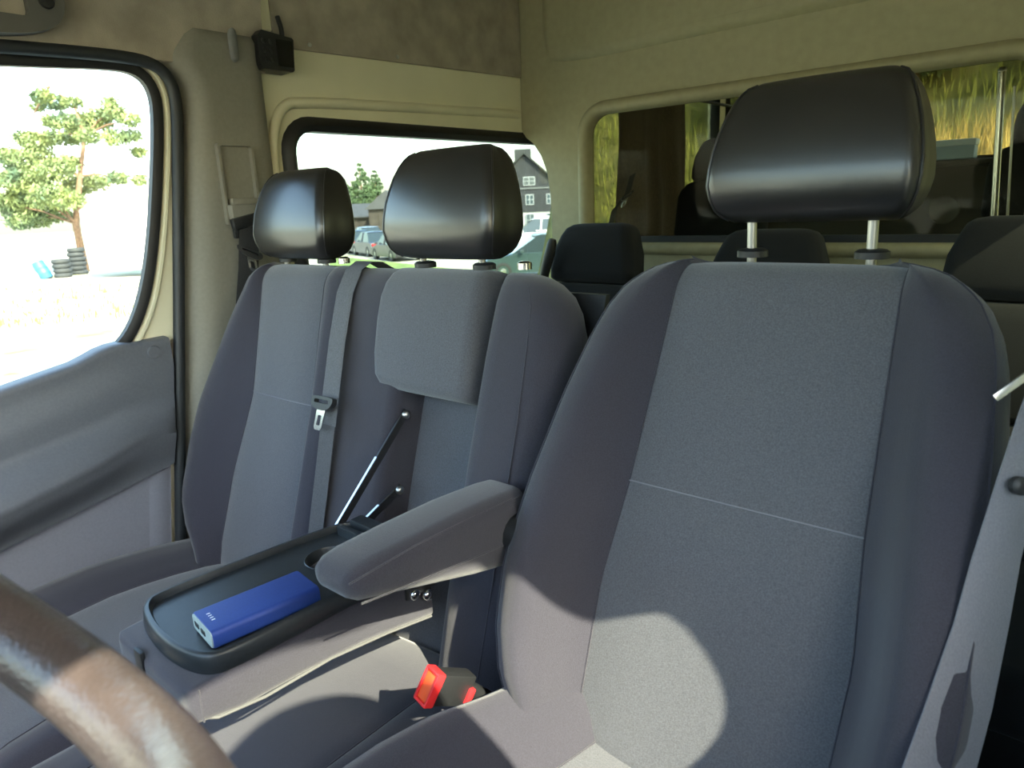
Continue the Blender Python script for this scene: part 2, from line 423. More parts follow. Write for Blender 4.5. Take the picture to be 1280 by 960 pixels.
obj('door_pull', obox(hp+Vector((0, -0.06, 0.0)), (1, 0, 0), (0, 1, 0.2), (0, -0.2, 1), 0.012, 0.085, 0.018, 0.008), plas_k, door)

# grab handle / visor rest above passenger door
gl_ = [(p.y, p.z) for p in [AX(u, v, XW+0.05) for u, v in ((0, 44), (40, 43), (66, 37), (76, 22), (76, 5), (72, -15))]] + [(0.5, 0.47), (0.12, 0.44), (0.08, 0.38), (0.12, 0.335), (0.3, 0.328)]
gl_ = smooth_poly(gl_, 2)
inset = rr2(0.16, 0.525, 0.375, 0.43, 0.012, 4)
gh = obj('grab_handle', plate(gl_, [inset], fX(XW+0.072), -0.035), mat('handle_grey', (0.115, 0.112, 0.10), 0.6), trim1)
obj('handle_recess', box(XW+0.035, XW+0.052, 0.15, 0.535, 0.365, 0.44), felt, gh, smooth=False)
sc_ = AX(58, 1, XW+0.074)
obj('screw_cover', lathe(sc_, (1, 0, 0), [(0.012, 0.003), (0.014, 0.0), (0.014, -0.004)], 14), plas_k, gh)

# --- bulkhead
bkT = thing('wall_back', (-0.74, YB, ZF), 'beige moulded partition wall with a wide window', kind='structure')
BW = rr2(-1.385, -0.150, -0.150, 0.283, 0.075, 8)
BO = [(XW+0.125, ZF), (XR+0.02, ZF), (XR+0.02, ZC), (XW+0.002, ZC), (XW+0.002, 0.255), (XW+0.012, 0.232), (XW+0.05, 0.205), (XW+0.085, 0.16), (XW+0.11, 0.10), (XW+0.122, 0.02), (XW+0.125, -0.1)]
obj('partition_panel', plate(BO, [BW], fY(YB), 0.04), bulk, bkT, angle=30)
lip = [offs(BW, 0.030), offs(BW, 0.024), offs(BW, 0.010), offs(BW, -0.004), offs(BW, -0.010), offs(BW, -0.012)]
fb = fY(YB)
obj('window_lip', loft([[fb(a, b, d) for a, b in lp] for lp, d in zip(lip, (0.002, -0.014, -0.022, -0.018, -0.004, 0.03))], cap0=False, cap1=False), bulk, bkT, angle=80)
# pressed upper field
PF = smooth_poly([(-1.535, 0.80), (-1.535, 0.50), (-1.50, 0.452), (-0.8, 0.462), (0.02, 0.462), (0.05, 0.50), (0.05, 0.80)], 2)
PF0 = offs(PF, 0.012)
rg = [[fb(a, b, 0.001) for a, b in PF0], [fb(a, b, -0.020) for a, b in PF], [fb(a, b, -0.022) for a, b in offs(PF, -0.02)]]
obj('pressed_field', loft(rg, cap0=False, cap1=True), bulk, bkT, angle=60)
pw = thing('window_4', (-0.74, YB, -0.15), 'wide partition window pane behind the rear seats', kind='structure')
obj('pane', plate(offs(BW, -0.011), [], fY(YB+0.022), 0.004), part_gl, pw, smooth=False)
obj('rubber_strip', slab([[Vector((x, YB+0.004, z)) for x in [-1.36+1.19*k/12 for k in range(13)]] for z in (-0.160, -0.120)], (0, 0.014, 0)), rubber, pw, smooth=False)

# --- driver side: closed door, its window opening shaped to cut the sun, rear side, B pillar
wallR = thing('wall_right', (XR, 2.5, ZF), 'cream painted van side on the driver side', kind='structure')
WD = rr2(1.10, 1.95, -0.36, 0.236, 0.08); WE = rr2(2.3, 4.1, -0.36, 0.30, 0.07)
obj('side_panel', plate([(0.66, ZF), (YR, ZF), (YR, ZC), (-0.30, ZC), (-0.30, 0.36), (0.66, 0.36)], [WD, WE], fX(XR), 0.05), cream, wallR, smooth=False)
def seal_r(name, lp, lab):
    w = thing(name, (XR, lp[0][0], -0.36), lab, kind='structure')
    obj('rubber_seal', plate(offs(lp, 0.008), [offs(lp, -0.02)], fX(XR-0.008), 0.03), rubber, w, smooth=False)
    obj('pane', plate(offs(lp, -0.005), [], fX(XR+0.02), 0.004), tint, w, smooth=False)
seal_r('window_5', WD, 'tinted side window on the driver side second row'); seal_r('window_6', WE, 'long tinted rear side window on the driver side')
d2 = thing('door_2', (XR, 0.1, ZF), 'closed driver door, window opening shaped to cut the sunlight', kind='structure')
SUN_CUT = smooth_poly([(0.570, -0.01), (0.49, 0.070), (0.435, 0.15), (0.395, 0.245), (0.33, 0.265), (0.22, 0.275), (0.10, 0.315), (-0.12, 0.31), (-0.24, 0.20), (-0.26, 0.12), (0.0, 0.115), (0.12, 0.185), (0.23, 0.16), (0.30, 0.09), (0.335, -0.05), (0.36, -0.23), (0.42, -0.27), (0.53, -0.25), (0.570, -0.18)], 2)  # invented window outline, shaped so its edges throw the shadows on the seats
obj('door_shell', plate([(0.66, ZF), (0.66, 0.36), (-0.1, 0.40), (-0.36, 0.17), (-0.75, -0.40), (-0.75, ZF)], [SUN_CUT], fX(XR), 0.05), plas_door, d2, smooth=False)
obj('window_seal', plate(offs(SUN_CUT, 0.02), [offs(SUN_CUT, -0.004)], fX(XR-0.006), 0.012), rubber, d2, smooth=False)
obj('pane', plate(offs(SUN_CUT, 0.004), [], fX(XR+0.02), 0.004), clear, d2, smooth=False)
obj('arm_rest', box(XR-0.06, XR, -0.3, 0.45, -0.56, -0.50, 0.015), plas_door, d2)

# --- front: windscreen, cowl, dashboard
ws = thing('window_7', (-0.74, -0.8, -0.3), 'raked windscreen in front of the dashboard', kind='structure')
def wsp(x, t): return Vector((x, -0.36-0.62*t+0.10*((x+0.74)/0.9)**2*(1 if t >= 0 else 1), 0.47-0.80*t))
rows = [[wsp(XW+0.02+(XR-XW-0.04)*k/12, t/6) for k in range(13)] for t in range(7)]
obj('pane', slab(rows, (0, -0.004, 0.003)), clear, ws)
for x0 in (XW+0.0, XR-0.0):
    obj('a_pillar', tube([wsp(x0, t) + Vector((0, 0.02, 0)) for t in (-0.02, 0.3, 0.6, 1.0)], 0.045, 8), pillar_m, ws)
obj('header_rail', box(XW, XR, -0.44, -0.33, 0.44, 0.52, 0.02), roof_m, ws)
dash = thing('dashboard', (-0.74, -0.5, -0.9), 'dark grey dashboard across the cab', 'dashboard')
prof = [(-1.05, -0.36), (-0.80, -0.31), (-0.55, -0.33), (-0.42, -0.40), (-0.36, -0.52), (-0.38, -0.70), (-0.5, -0.85), (-0.60, ZF+0.02), (-1.05, ZF+0.02)]
obj('dash_body', loft([[Vector((x, y, z)) for y, z in prof] for x in (XW+0.06, -1.2, -0.74, -0.3, XR-0.06)]), plas_k, dash, angle=30)
obj('instrument_hood', loft([[Vector((-0.315+w*math.cos(a), y, -0.36+h*max(0, math.sin(a)))) for a in [math.pi*k/10 for k in range(11)]] for y, w, h in ((-0.75, 0.18, 0.06), (-0.5, 0.2, 0.10), (-0.42, 0.19, 0.09))]), plas_k, dash)
obj('firewall', box(XW, XR, -1.08, -1.04, -1.15, -0.30), plas_k, kind='structure', label='dark front bulkhead below the windscreen', smooth=False).name = 'wall_front'

# --- rear end of the van
rear = thing('wall_rear', (-0.74, YR, ZF), 'dark trimmed rear doors with two windows', kind='structure')
zr0 = 0.165
R1 = rr2(-1.60, -1.30, zr0, 0.72, 0.05); R2 = rr2(-1.20, 0.08, zr0-0.025, 0.72, 0.05)
darktrim = mat('dark_trim', (0.030, 0.027, 0.024), 0.6, 0.1, 30)
obj('door_panel', plate([(XW, ZF), (XR, ZF), (XR, ZC), (XW, ZC)], [R1, R2], fY(YR), 0.05), darktrim, rear, smooth=False)
for lp in (R1, R2): obj('pane', plate(offs(lp, 0.005), [], fY(YR+0.02), 0.004), glass('rear_glass', (0.62, 0.62, 0.50)), rear, smooth=False)
p = AY(1180, 262, YR)
obj('door_latch', lathe(p+Vector((0, -0.004, 0)), (0, -1, 0), [(0.07, 0), (0.075, 0.006), (0.068, 0.008), (0.062, 0.003), (0.0, 0.003)], 24), mat('latch_grey', (0.06, 0.055, 0.05), 0.4), rear)

# ================================================================== SEATS
def seat_frame(y0, z0, y1, z1):
    """recline plane through (y0,z0) at the top and (y1,z1) at the bottom; P(x, z, d), d towards the front"""
    t = Vector((0, y0-y1, z0-z1)).normalized(); n = Vector((0, -t.z, t.y))
    def P(x, z, d): return Vector((x, y1+(z-z1)*(y0-y1)/(z0-z1), z)) + n*d
    return P
def back_ring(P, cx, z, hL, hR, sL, sR, bL, bR, T, rr=0.045, fi=0.0, pd=0.010):
    pts, tag = [], []
    def add(x, d, t): pts.append(P(cx+x, z, d)); tag.append(t)
    rb = 0.03
    def back(d): return d+fi
    for k in range(4):
        a = math.radians(270-90*k/3); add(-hL+rb+rb*math.cos(a), -T+rb+rb*math.sin(a)+fi, 'side_l')
    rl = min(rr, (hL-sL)*0.6); rg = min(rr, (hR-sR)*0.6)
    for k in range(6):
        a = math.radians(180-90*k/5); add(-hL+rl+rl*math.cos(a), bL-rl+rl*math.sin(a)-fi, 'side_l' if k < 2 else 'bol_l')
    for k in range(1, 6):
        t = k/6; x = -hL+rl+(-sL+hL-rl)*t; add(x, bL*(1-sstep(0, 1, t))-fi+0.006*math.sin(math.pi*t), 'bol_l')
    for k in range(11):
        t = k/10; x = -sL+(sL+sR)*t; add(x, pd*(1-(2*t-1)**4)-0.003-fi, 'panel' if k < 10 else 'bol_r')
    for k in range(1, 6):
        t = k/6; x = sR+(hR-rg-sR)*t; add(x, bR*sstep(0, 1, t)-fi+0.006*math.sin(math.pi*t), 'bol_r')
    for k in range(6):
        a = math.radians(90-90*k/5); add(hR-rg+rg*math.cos(a), bR-rg+rg*math.sin(a)-fi, 'bol_r' if k < 3 else 'side_r')
    for k in range(4):
        a = math.radians(-90*k/3); add(hR-rb+rb*math.cos(a), -T+rb+rb*math.sin(a)+fi, 'side_r' if k < 3 else 'back')
    return pts, tag
def seat_back(parent, P, cx, zb, zt, hL, hR, sL, sR, bL, bR, T, stitch_z, rtop=0.05, mats=(None, None), step=0.024):
    ml, md = mats
    zz = [zb, zb+0.008, zb+0.022]; fis = [0.05, 0.022, 0.0]
    z = zb+0.045
    while z < zt-rtop-0.004: zz.append(z); fis.append(0.0); z += step
    for k in range(8):
        a = math.pi/2*k/7; zz.append(zt-rtop+rtop*math.sin(a)); fis.append(rtop*0.95*(1-math.cos(a)))
    if stitch_z is not None:
        i = min(range(len(zz)), key=lambda k: abs(zz[k]-stitch_z)); zz[i] = stitch_z
    rings = []; tag = None
    for z, fi in zip(zz, fis):
        p, tag = back_ring(P, cx, z, interp(hL, z), interp(hR, z), interp(sL, z), interp(sR, z), interp(bL, z), interp(bR, z), T, fi=fi)
        rings.append(p)
    si = zz.index(stitch_z) if stitch_z is not None else 0
    nm = {'bol_l': 'side_bolster', 'bol_r': 'side_bolster', 'side_l': 'side_panel', 'side_r': 'side_panel', 'back': 'back_cover'}
    def cls(i, j):
        t = tag[j]
        if t == 'panel': return 'panel_up' if i >= si else 'panel_lo'
        return t
    pcs = loft_split(rings, cls, 'back', 'panel_up')
    out = {}
    for k, g in pcs.items():
        if k.startswith('panel'): out[k] = obj('upper_panel' if k == 'panel_up' else 'lower_panel', g, ml, parent, angle=80)
        else: out[k] = obj(nm[k], g, md, parent, angle=80)
    n0 = tag.index('panel'); n1 = len(tag)-1-tag[::-1].index('panel')+1
    lift = P(0, 0, 0.0012)-P(0, 0, 0)
    for n, par in ((n0, 'bol_l'), (n1, 'bol_r')):
        obj('seam_stitching', tube([r[n]+lift for r in rings[1:-2]], 0.0011, 5), stitch if False else md, out[par])
    for n, par in ((tag.index('bol_l'), 'bol_l'), (tag.index('side_r'), 'bol_r')):
        obj('piping', tube([r[n]+lift*0.5 for r in rings[2:-1]], 0.0016, 5), md, out[par])
    if stitch_z is not None:
        obj('cross_stitching', tube([rings[si][k]+lift for k in range(n0, n1+1)], 0.0012, 5), stitch, out['panel_up'])
    return out
def headrest(parent, cx, yf, z0, z1, W=1.0, D=0.10, lean=0.06, m=leather, posts=True, pz=None, px=0.073):
    H = z1-z0
    hwt = [(0, .098), (.04, .108), (.12, .118), (.25, .124), (.45, .123), (.65, .116), (.8, .108), (.9, .100), (.96, .092), (1, .078)]
    fdt = [(0, -.030), (.04, -.012), (.12, .000), (.28, .006), (.5, .002), (.75, -.010), (.9, -.022), (.97, -.034), (1, -.046)]
    bdt = [(0, -D*.75), (.06, -D*.92), (.2, -D), (.85, -D*.98), (.95, -D*.9), (1, -D*.72)]
    rings = []
    n = 5
    for t in [0, .02, .05, .1, .18, .28, .4, .52, .64, .76, .86, .92, .96, .985, 1]:
        z = z0+H*t; hw = interp(hwt, t)*W; yF = yf-interp(fdt, t)+lean*t*H/0.18*0.18; yK = yf-interp(bdt, t)+lean*t*0.18
        r = min(0.018, (yK-yF)*0.45)
        pts = []
        for k in range(9):
            s = -1+2*k/8; pts.append(Vector((cx+s*(hw-r), yF+0.006*s*s, z)))
        for k in range(1, n+1):
            a = math.pi/2*k/n; pts.append(Vector((cx+hw-r+r*math.sin(a), yF+0.006+r-r*math.cos(a), z)))
        for k in range(1, 3): pts.append(Vector((cx+hw-0.001*k, yF+0.006+r+(yK-yF-0.006-2*r)*k/3, z)))
        for k in range(n+1):
            a = math.pi/2*k/n; pts.append(Vector((cx+hw-r+r*math.cos(a), yK-r+r*math.sin(a), z)))
        for k in range(n+1):
            a = math.pi/2*k/n; pts.append(Vector((cx-hw+r-r*math.sin(a), yK-r+r*math.cos(a), z)))
        for k in range(1, 3): pts.append(Vector((cx-hw+0.001*k, yK-r-(yK-yF-0.006-2*r)*k/3, z)))
        for k in range(n):
            a = math.pi/2*k/n; pts.append(Vector((cx-hw+r-r*math.cos(a), yF+0.006+r-r*math.sin(a), z)))
        rings.append(pts)
    jr0, jr1 = 8+4, 8+n+2+n; jl0 = jr1+1+n-1
    L = len(rings[0])
    def cls(i, j):
        if jr0 <= j < jr1: return 'r'
        if jl0 <= j < L-2 and i >= 0: return 'l'
        return 'c'
    pcs = loft_split(rings, cls, 'c', 'c')
    h = obj('headrest', pcs['c'], m, parent, angle=75)
    obj('side_panel', pcs['r'], m, h, angle=75); obj('side_panel', pcs['l'], m, h, angle=75)
    obj('seam', tube([r[jr0]+Vector((0.0008, -0.0004, 0)) for r in rings[1:-1]], 0.0018, 6), m, h)
    obj('seam', tube([r[(L-2) % L]+Vector((-0.0008, -0.0004, 0)) for r in rings[1:-1]], 0.0018, 6), m, h)
    if posts:
        for s in (-1, 1):
            b = Vector((cx+s*px, yf+0.055, pz if pz else z0-0.04)); t = Vector((cx+s*px, yf+0.055-0.008, z0+0.03))
            obj('headrest_post', cyl(b-Vector((0, 0, 0.04)), t, 0.0062, 12), steel, parent)
            obj('post_sleeve', lathe(b, (0, 0, 1), [(0.020, -0.006), (0.020, 0.002), (0.016, 0.005), (0.009, 0.006)], 16), plas_k, parent)
    return h
def cushion(parent, x0, x1, y0, y1, prof, zbot, seams, ml, md, front_r=0.06, lab=None, yslope=0.0, kx=None, kz=None):
    """seat cushion: prof = [(x, z)] across the top"""
    xs = sorted(set([x0+(x1-x0)*k/28 for k in range(29)] + list(seams)))
    rings = []
    ys = [(y0, 0.055), (y0+0.006, 0.030), (y0+0.02, 0.014), (y0+0.04, 0.005), (y0+0.07, 0.0)] + [(y0+0.07+(y1-y0-0.09)*k/8, 0.0) for k in range(1, 9)] + [(y1-0.008, 0.006), (y1, 0.02)]
    for y, dz in ys:
        top = []
        for x in xs:
            z = interp(prof, x); e = min(x-x0, x1-x); r = 0.035
            if e < r: z -= r-math.sqrt(max(0, r*r-(r-e)**2))
            g = 0.0035*max(0, 1-min([abs(x-s) for s in seams]+[1])/0.006)
            top.append(Vector((x, y, z-dz-g+(y-y0)*yslope+(interp(kz, y) if kz else 0))))
        rings.append(top+[Vector((x1, y, zbot)), Vector((x0, y, zbot))])
        if kx:
            xm = (x0+x1)/2; rings[-1] = [Vector((xm+(p.x-xm)*interp(kx, y), p.y, p.z)) for p in rings[-1]]
    n = len(xs)
    def cls(i, j):
        if j >= n-1: return 'base'
        xm = (xs[j]+xs[j+1])/2
        if len(seams) >= 2 and seams[0] < xm < seams[1]: return 'panel'
        return 'bol_l' if (not seams or xm <= seams[0]) else 'bol_r'
    pcs = loft_split(rings, cls, 'base', 'base')
    for k, g in pcs.items():
        if k == 'panel': obj('cushion_panel', g, ml, parent, angle=70)
        elif k == 'base': obj('cushion_side', g, md, parent, angle=40)
        else: obj('cushion_bolster', g, md, parent, angle=70)
    for s in seams:
        j = xs.index(s); obj('cushion_stitching', tube([r[j]+Vector((0, 0, 0.002)) for r in rings[2:-1]], 0.0011, 5), md, parent)
def pad(P, rows, T, r=0.03, n=4, domed=0.0):
    """upholstered pad on a recline frame: rows (z, x0, x1, d)"""
    rings = []
    for z, x0, x1, d in rows:
        lp = rr2(x0, x1, -T, d, min(r, (x1-x0)*0.45, (d+T)*0.45), n)
        rings.append([P(a, z, b) for a, b in lp])
    return loft(rings)

# ------------------------------------------------------------------ driver seat
DS = thing('driver_seat', (-0.31, 0.4, ZF), 'large grey two-tone fabric driver seat with black headrest and padded armrest', 'car seat')
PD = seat_frame(0.90, -0.08, 0.64, -0.68)
hwD = [(-.725, .18), (-.70, .205), (-.65, .245), (-.58, .270), (-.50, .276), (-.40, .272), (-.28, .262), (-.20, .252), (-.16, .244), (-.13, .230), (-.11, .213), (-.095, .190), (-.085, .165), (-.078, .13)]
sD = [(-.72, .150), (-.50, .160), (-.37, .148), (-.20, .142), (-.08, .138)]
bD = [(-.72, .055), (-.64, .090), (-.50, .098), (-.40, .085), (-.28, .062), (-.18, .036), (-.08, .012)]
seat_back(DS, PD, -0.312, -0.725, -0.076, hwD, hwD, sD, sD, bD, bD, 0.085, -0.372, mats=(fab_l, fab_d))
headrest(DS, -0.293, 0.885, -0.037, 0.136, W=1.02, D=0.105, pz=-0.077, px=0.074)
cushion(DS, -0.618, -0.006, 0.06, 0.72, [(-0.618, -0.612), (-0.575, -0.600), (-0.50, -0.632), (-0.46, -0.668), (-0.31, -0.672), (-0.16, -0.668), (-0.12, -0.632), (-0.05, -0.600), (-0.006, -0.612)], -0.78, [-0.465, -0.155], fab_l, fab_d, yslope=-0.03, kx=[(0.06, 1.0), (0.36, 1.0), (0.43, 0.985), (0.49, 0.94), (0.54, 0.87), (0.60, 0.78), (0.72, 0.70)])
obj('seat_base', box(-0.53, -0.09, 0.12, 0.66, ZF, -0.79, 0.015), plas_k, DS)
# armrest with stitched top cover
rg = []
for y, zt_, zb_, w in ((0.402, -0.405, -0.415, 0.022), (0.406, -0.396, -0.424, 0.034), (0.418, -0.390, -0.432, 0.041), (0.44, -0.387, -0.438, 0.044), (0.50, -0.386, -0.455, 0.045), (0.60, -0.386, -0.484, 0.045), (0.68, -0.391, -0.503, 0.045), (0.708, -0.394, -0.506, 0.042)):
    c = -0.632
    lp = rr2(c-w, c+w, zb_, zt_, min(0.022, (zt_-zb_)*0.45, w*0.8), 5)
    rg.append([Vector((a, y, b)) for a, b in lp])
ar = obj('armrest', loft(rg), fab_d, DS, angle=70)
obj('armrest_seam', tube([Vector((-0.5865, y, z)) for y, z in ((0.41, -0.425), (0.5, -0.438), (0.6, -0.450), (0.70, -0.462))], 0.0012, 5), fab_d, ar)
obj('armrest_seam', tube([Vector((-0.592, y, z)) for y, z in ((0.40, -0.398), (0.5, -0.393), (0.6, -0.395), (0.70, -0.400))], 0.0010, 5), fab_d, ar)
obj('armrest_hinge', cyl(Vector((-0.60, 0.68, -0.450)), Vector((-0.54, 0.68, -0.450)), 0.03, 16), plas_k, DS)
# belt buckle beside the cushion
def buckle(parent):
    A = AX(540, 858, -0.60); ax = Vector((-0.10, -0.85, 0.50)).normalized(); side = Vector((0.15, 0.35, 0.9)).normalized(); side = (side-ax*side.dot(ax)).normalized(); up = side.cross(ax)
    b = obj('belt_buckle', obox(A-ax*0.030, side, up, ax, 0.022, 0.012, 0.034, 0.004), plas_k, parent, label='black seat belt buckle with a red button')
    red = mat('buckle_red', (0.75, 0.03, 0.035), 0.3)
    obj('release_button', obox(A+ax*0.005, side, up, ax, 0.019, 0.010, 0.004, 0.002), mat('buckle_orange', (0.85, 0.11, 0.03), 0.3), b)
    obj('button_frame', join(*[obox(A+ax*0.004+side*dx+up*dy, side, up, ax, hx, hy, 0.007, 0.001) for dx, dy, hx, hy in ((0.0215, 0, 0.002, 0.0125), (-0.0215, 0, 0.002, 0.0125), (0, 0.0115, 0.022, 0.002), (0, -0.0115, 0.022, 0.002))]), red, b)
    obj('buckle_tab', obox(A-ax*0.062+up*0.003-side*0.006, side, up, ax, 0.012, 0.0135, 0.005, 0.002), red, b)
    obj('buckle_stalk', tube([A-ax*0.06, A-ax*0.13+Vector((0, 0.0, -0.03)), A-ax*0.20+Vector((0, 0, -0.10))], 0.012, 8), plas_k, b)
buckle(DS)
rb_ = AX(632, 880, -0.545)
obj('recliner_bracket', join(obox(rb_+Vector((0, 0, -0.02)), (1, 0, 0), (0, 0.5, 0.85), (0, -0.85, 0.5), 0.004, 0.045, 0.020, 0.002), cyl(rb_+Vector((0.0, 0.01, -0.02)), rb_+Vector((0.014, 0.01, -0.02)), 0.014, 14)), steel, DS)

# ------------------------------------------------------------------ passenger double bench
BN = thing('passenger_bench', (-1.1, 0.4, ZF), 'grey two-tone fabric double passenger bench with two black headrests', 'car seat')
PB = seat_frame(0.86, -0.105, 0.65, -0.77)
hL = [(-.79, .13), (-.75, .165), (-.70, .215), (-.62, .245), (-.52, .252), (-.42, .245), (-.30, .215), (-.22, .195), (-.17, .178), (-.14, .160), (-.12, .140), (-.108, .118), (-.10, .09)]
hR = [(-.79, .20), (-.76, .235), (-.15, .235), (-.12, .230), (-.10, .215)]
sL1 = [(-.79, .10), (-.72, .112), (-.57, .106), (-.39, .072), (-.25, .090), (-.10, .110)]
sR1 = [(-.79, .150), (-.55, .152), (-.38, .152), (-.10, .130)]
bL1 = [(-.79, .04), (-.65, .060), (-.45, .050), (-.25, .03), (-.10, .01)]
bR1 = [(-.79, .02), (-.10, .012)]
seat_back(BN, PB, -1.358, -0.79, -0.10, hL, hR, sL1, sR1, bL1, bR1, 0.09, -0.382, mats=(fab_l, fab_d))
# middle seat back: two side columns, head block, recess
rows = [(-.80, -1.118, -.95, -.02), (-.79, -1.121, -.935, .012), (-.77, -1.122, -.928, .026)] + [(z, -1.122, -.928, .028) for z in (-.6, -.45, -.3, -.18)] + [(-.15, -1.122, -.928, .024), (-.125, -1.121, -.93, .014), (-.108, -1.118, -.932, -.004), (-.102, -1.112, -.938, -.03)]
obj('side_bolster', pad(PB, rows, 0.09, 0.022), fab_d, BN, angle=70)
rows = [(-.80, -.735, -.625, -.02), (-.79, -.745, -.61, .02), (-.76, -.75, -.600, .034), (-.6, -.750, -.598, .040), (-.45, -.750, -.595, .040), (-.32, -.750, -.592, .038), (-.24, -.750, -.594, .036), (-.19, -.750, -.600, .033), (-.155, -.752, -.615, .028), (-.13, -.755, -.635, .018), (-.112, -.757, -.665, .004), (-.104, -.762, -.69, -.016), (-.100, -.766, -.705, -.04)]
rbl = obj('side_bolster', pad(PB, rows, 0.09, 0.05, 6), fab_d, BN, angle=70)
obj('piping', tube([PB(x, z, d) for z, x, d in ((-.13, -.675, .016), (-.16, -.655, .028), (-.22, -.645, .035), (-.32, -.638, .039), (-.5, -.636, .041), (-.7, -.640, .036))], 0.0015, 5), fab_d, rbl)
rows = [(-.318, -.955, -.766, .0), (-.316, -.970, -.762, .018), (-.309, -.984, -.759, .030), (-.295, -.992, -.757, .036), (-.26, -1.000, -.757, .038), (-.2, -1.006, -.760, .038), (-.16, -1.010, -.764, .034), (-.135, -1.011, -.768, .026), (-.117, -1.010, -.778, .014), (-.105, -1.007, -.780, -.002), (-.099, -1.000, -.785, -.028)]
obj('upper_panel', pad(PB, rows, 0.09, 0.020), fab_l, BN, angle=70)
obj('recess_panel', slab([[PB(x, z, -0.045) for x in (-.935, -.90, -.84, -.78, -.74)] for z in (-.80, -.6, -.45, -.29)], (0, 0.02, 0)), fab_l, BN, smooth=False)
obj('recess_frame', slab([[PB(x, z, -0.088) for x in (-1.12, -.6)] for z in (-.80, -.12)], (0, 0.012, 0)), plas_k, BN, smooth=False)
headrest(BN, -1.352, 0.845, -0.096, 0.090, W=1.05, D=0.10, pz=-0.100)
headrest(BN, -0.882, 0.830, -0.088, 0.097, W=1.07, D=0.10, pz=-0.100)
for xx in (-1.30, -0.83):
    obj('release_knob', lathe(Vector((xx+0.12, 0.872, -0.098)), (0, 0, 1), [(0.012, -0.004), (0.012, 0.006), (0.006, 0.009)], 12), chrome, BN)
cushion(BN, -1.615, -1.128, 0.10, 0.70, [(-1.615, -0.752), (-1.585, -0.735), (-1.53, -0.742), (-1.47, -0.765), (-1.34, -0.770), (-1.20, -0.770), (-1.128, -0.765)], -0.90, [-1.47, -1.20], fab_l, fab_d, kz=[(0.10, -0.01), (0.30, 0.018), (0.42, 0.026), (0.52, 0.020), (0.62, 0.004), (0.70, -0.012)])
cushion(BN, -1.124, -0.625, 0.10, 0.70, [(-1.124, -0.765), (-1.0, -0.75), (-0.85, -0.735), (-0.70, -0.725), (-0.625, -0.725)], -0.90, [-1.02, -0.72], fab_d, fab_d)
obj('bench_base', box(-1.58, -0.66, 0.16, 0.68, ZF, -0.90, 0.02), plas_k, BN)
# --- folded-down table: foam body + tray
TRo = smooth_poly([(-.957, .330), (-.940, .305), (-.890, .291), (-.835, .286), (-.785, .290), (-.752, .303), (-.742, .330), (-.738, .48), (-.736, .60), (-.742, .640), (-.80, .650), (-.87, .650), (-.912, .640), (-.930, .60), (-.945, .46)], 2)
tb = thing('tmp', (0, 0, 0)); bpy.data.objects.remove(tb)
zT = -0.502
cupc = (-.848, .543); cup = [(cupc[0]+.034*math.cos(2*math.pi*k/28), cupc[1]+.034*math.sin(2*math.pi*k/28)) for k in range(28)]
fZ = lambda z: (lambda a, b, d: Vector((a, b, z+d)))
tray = obj('table_tray', plate(TRo, [cup], fZ(zT-0.010), -0.014), plas_tray, BN, smooth=False, label='black plastic table on the folded middle backrest')
lo = [TRo, offs(TRo, 0.002), offs(TRo, 0.0), offs(TRo, -0.003), offs(TRo, -0.0075), offs(TRo, -0.0095), offs(TRo, -0.011)]
obj('table_rim', loft([[Vector((a, b, zT+h)) for a, b in lp] for lp, h in zip(lo, (-0.027, -0.020, -0.004, 0.0, 0.0, -0.004, -0.0105))], cap0=False, cap1=False), plas_tray, tray, angle=60)
obj('cup_holder', lathe(Vector((*cupc, zT-0.009)), (0, 0, -1), [(0.037, -0.001), (0.0355, -0.002), (0.034, 0.0), (0.032, 0.045), (0.0, 0.046)], 28, cap0=False), plas_tray, tray, angle=40)
obj('table_ridge', join(box(-.905, -.75, .600, .612, zT-0.011, zT+0.006, 0.003), box(-.90, -.75, .622, .648, zT-0.011, zT+0.010, 0.004)), plas_tray, tray)
# foam body under the tray (fabric), front band and curved lower edge
def fbot(y): return interp([(.27, -.575), (.31, -.587), (.36, -.592), (.46, -.596), (.56, -.612), (.66, -.634)], y)
rg = []
for y, w, top in ((.270, .080, -.545), (.271, .094, -.537), (.276, .102, -.532), (.286, .106, -.530), (.33, .1075, -.528), (.42, .106, -.528), (.52, .104, -.528), (.60, .102, -.528), (.655, .100, -.530)):
    c = -.848; zb_ = fbot(y)
    lp = rr2(c-w, c+w, zb_, top, 0.012 if y > .28 else 0.006, 4); rg.append([Vector((a, y, b)) for a, b in lp])
fold = obj('folded_backrest', loft(rg), fab_d, BN, angle=70)
obj('edge_piping', tube([Vector((-.848+w+0.001, y, fbot(y)+0.004)) for y, w in ((.278, .090), (.30, .104), (.36, .107), (.46, .105), (.56, .103), (.65, .100))], 0.0022, 6), mat('piping_pale', (0.12, 0.12, 0.12), 0.9), fold)
obj('edge_piping', tube([Vector((-.848+.1045, .2835, -.532-.044*k/8)) for k in range(9)], 0.0012, 6), fab_d, fold)
ps = AY(186, 822, .272)
obj('pull_strap', box(-.884, -.862, .2675, .2735, -.572, -.526, 0.002), plas_k, fold)
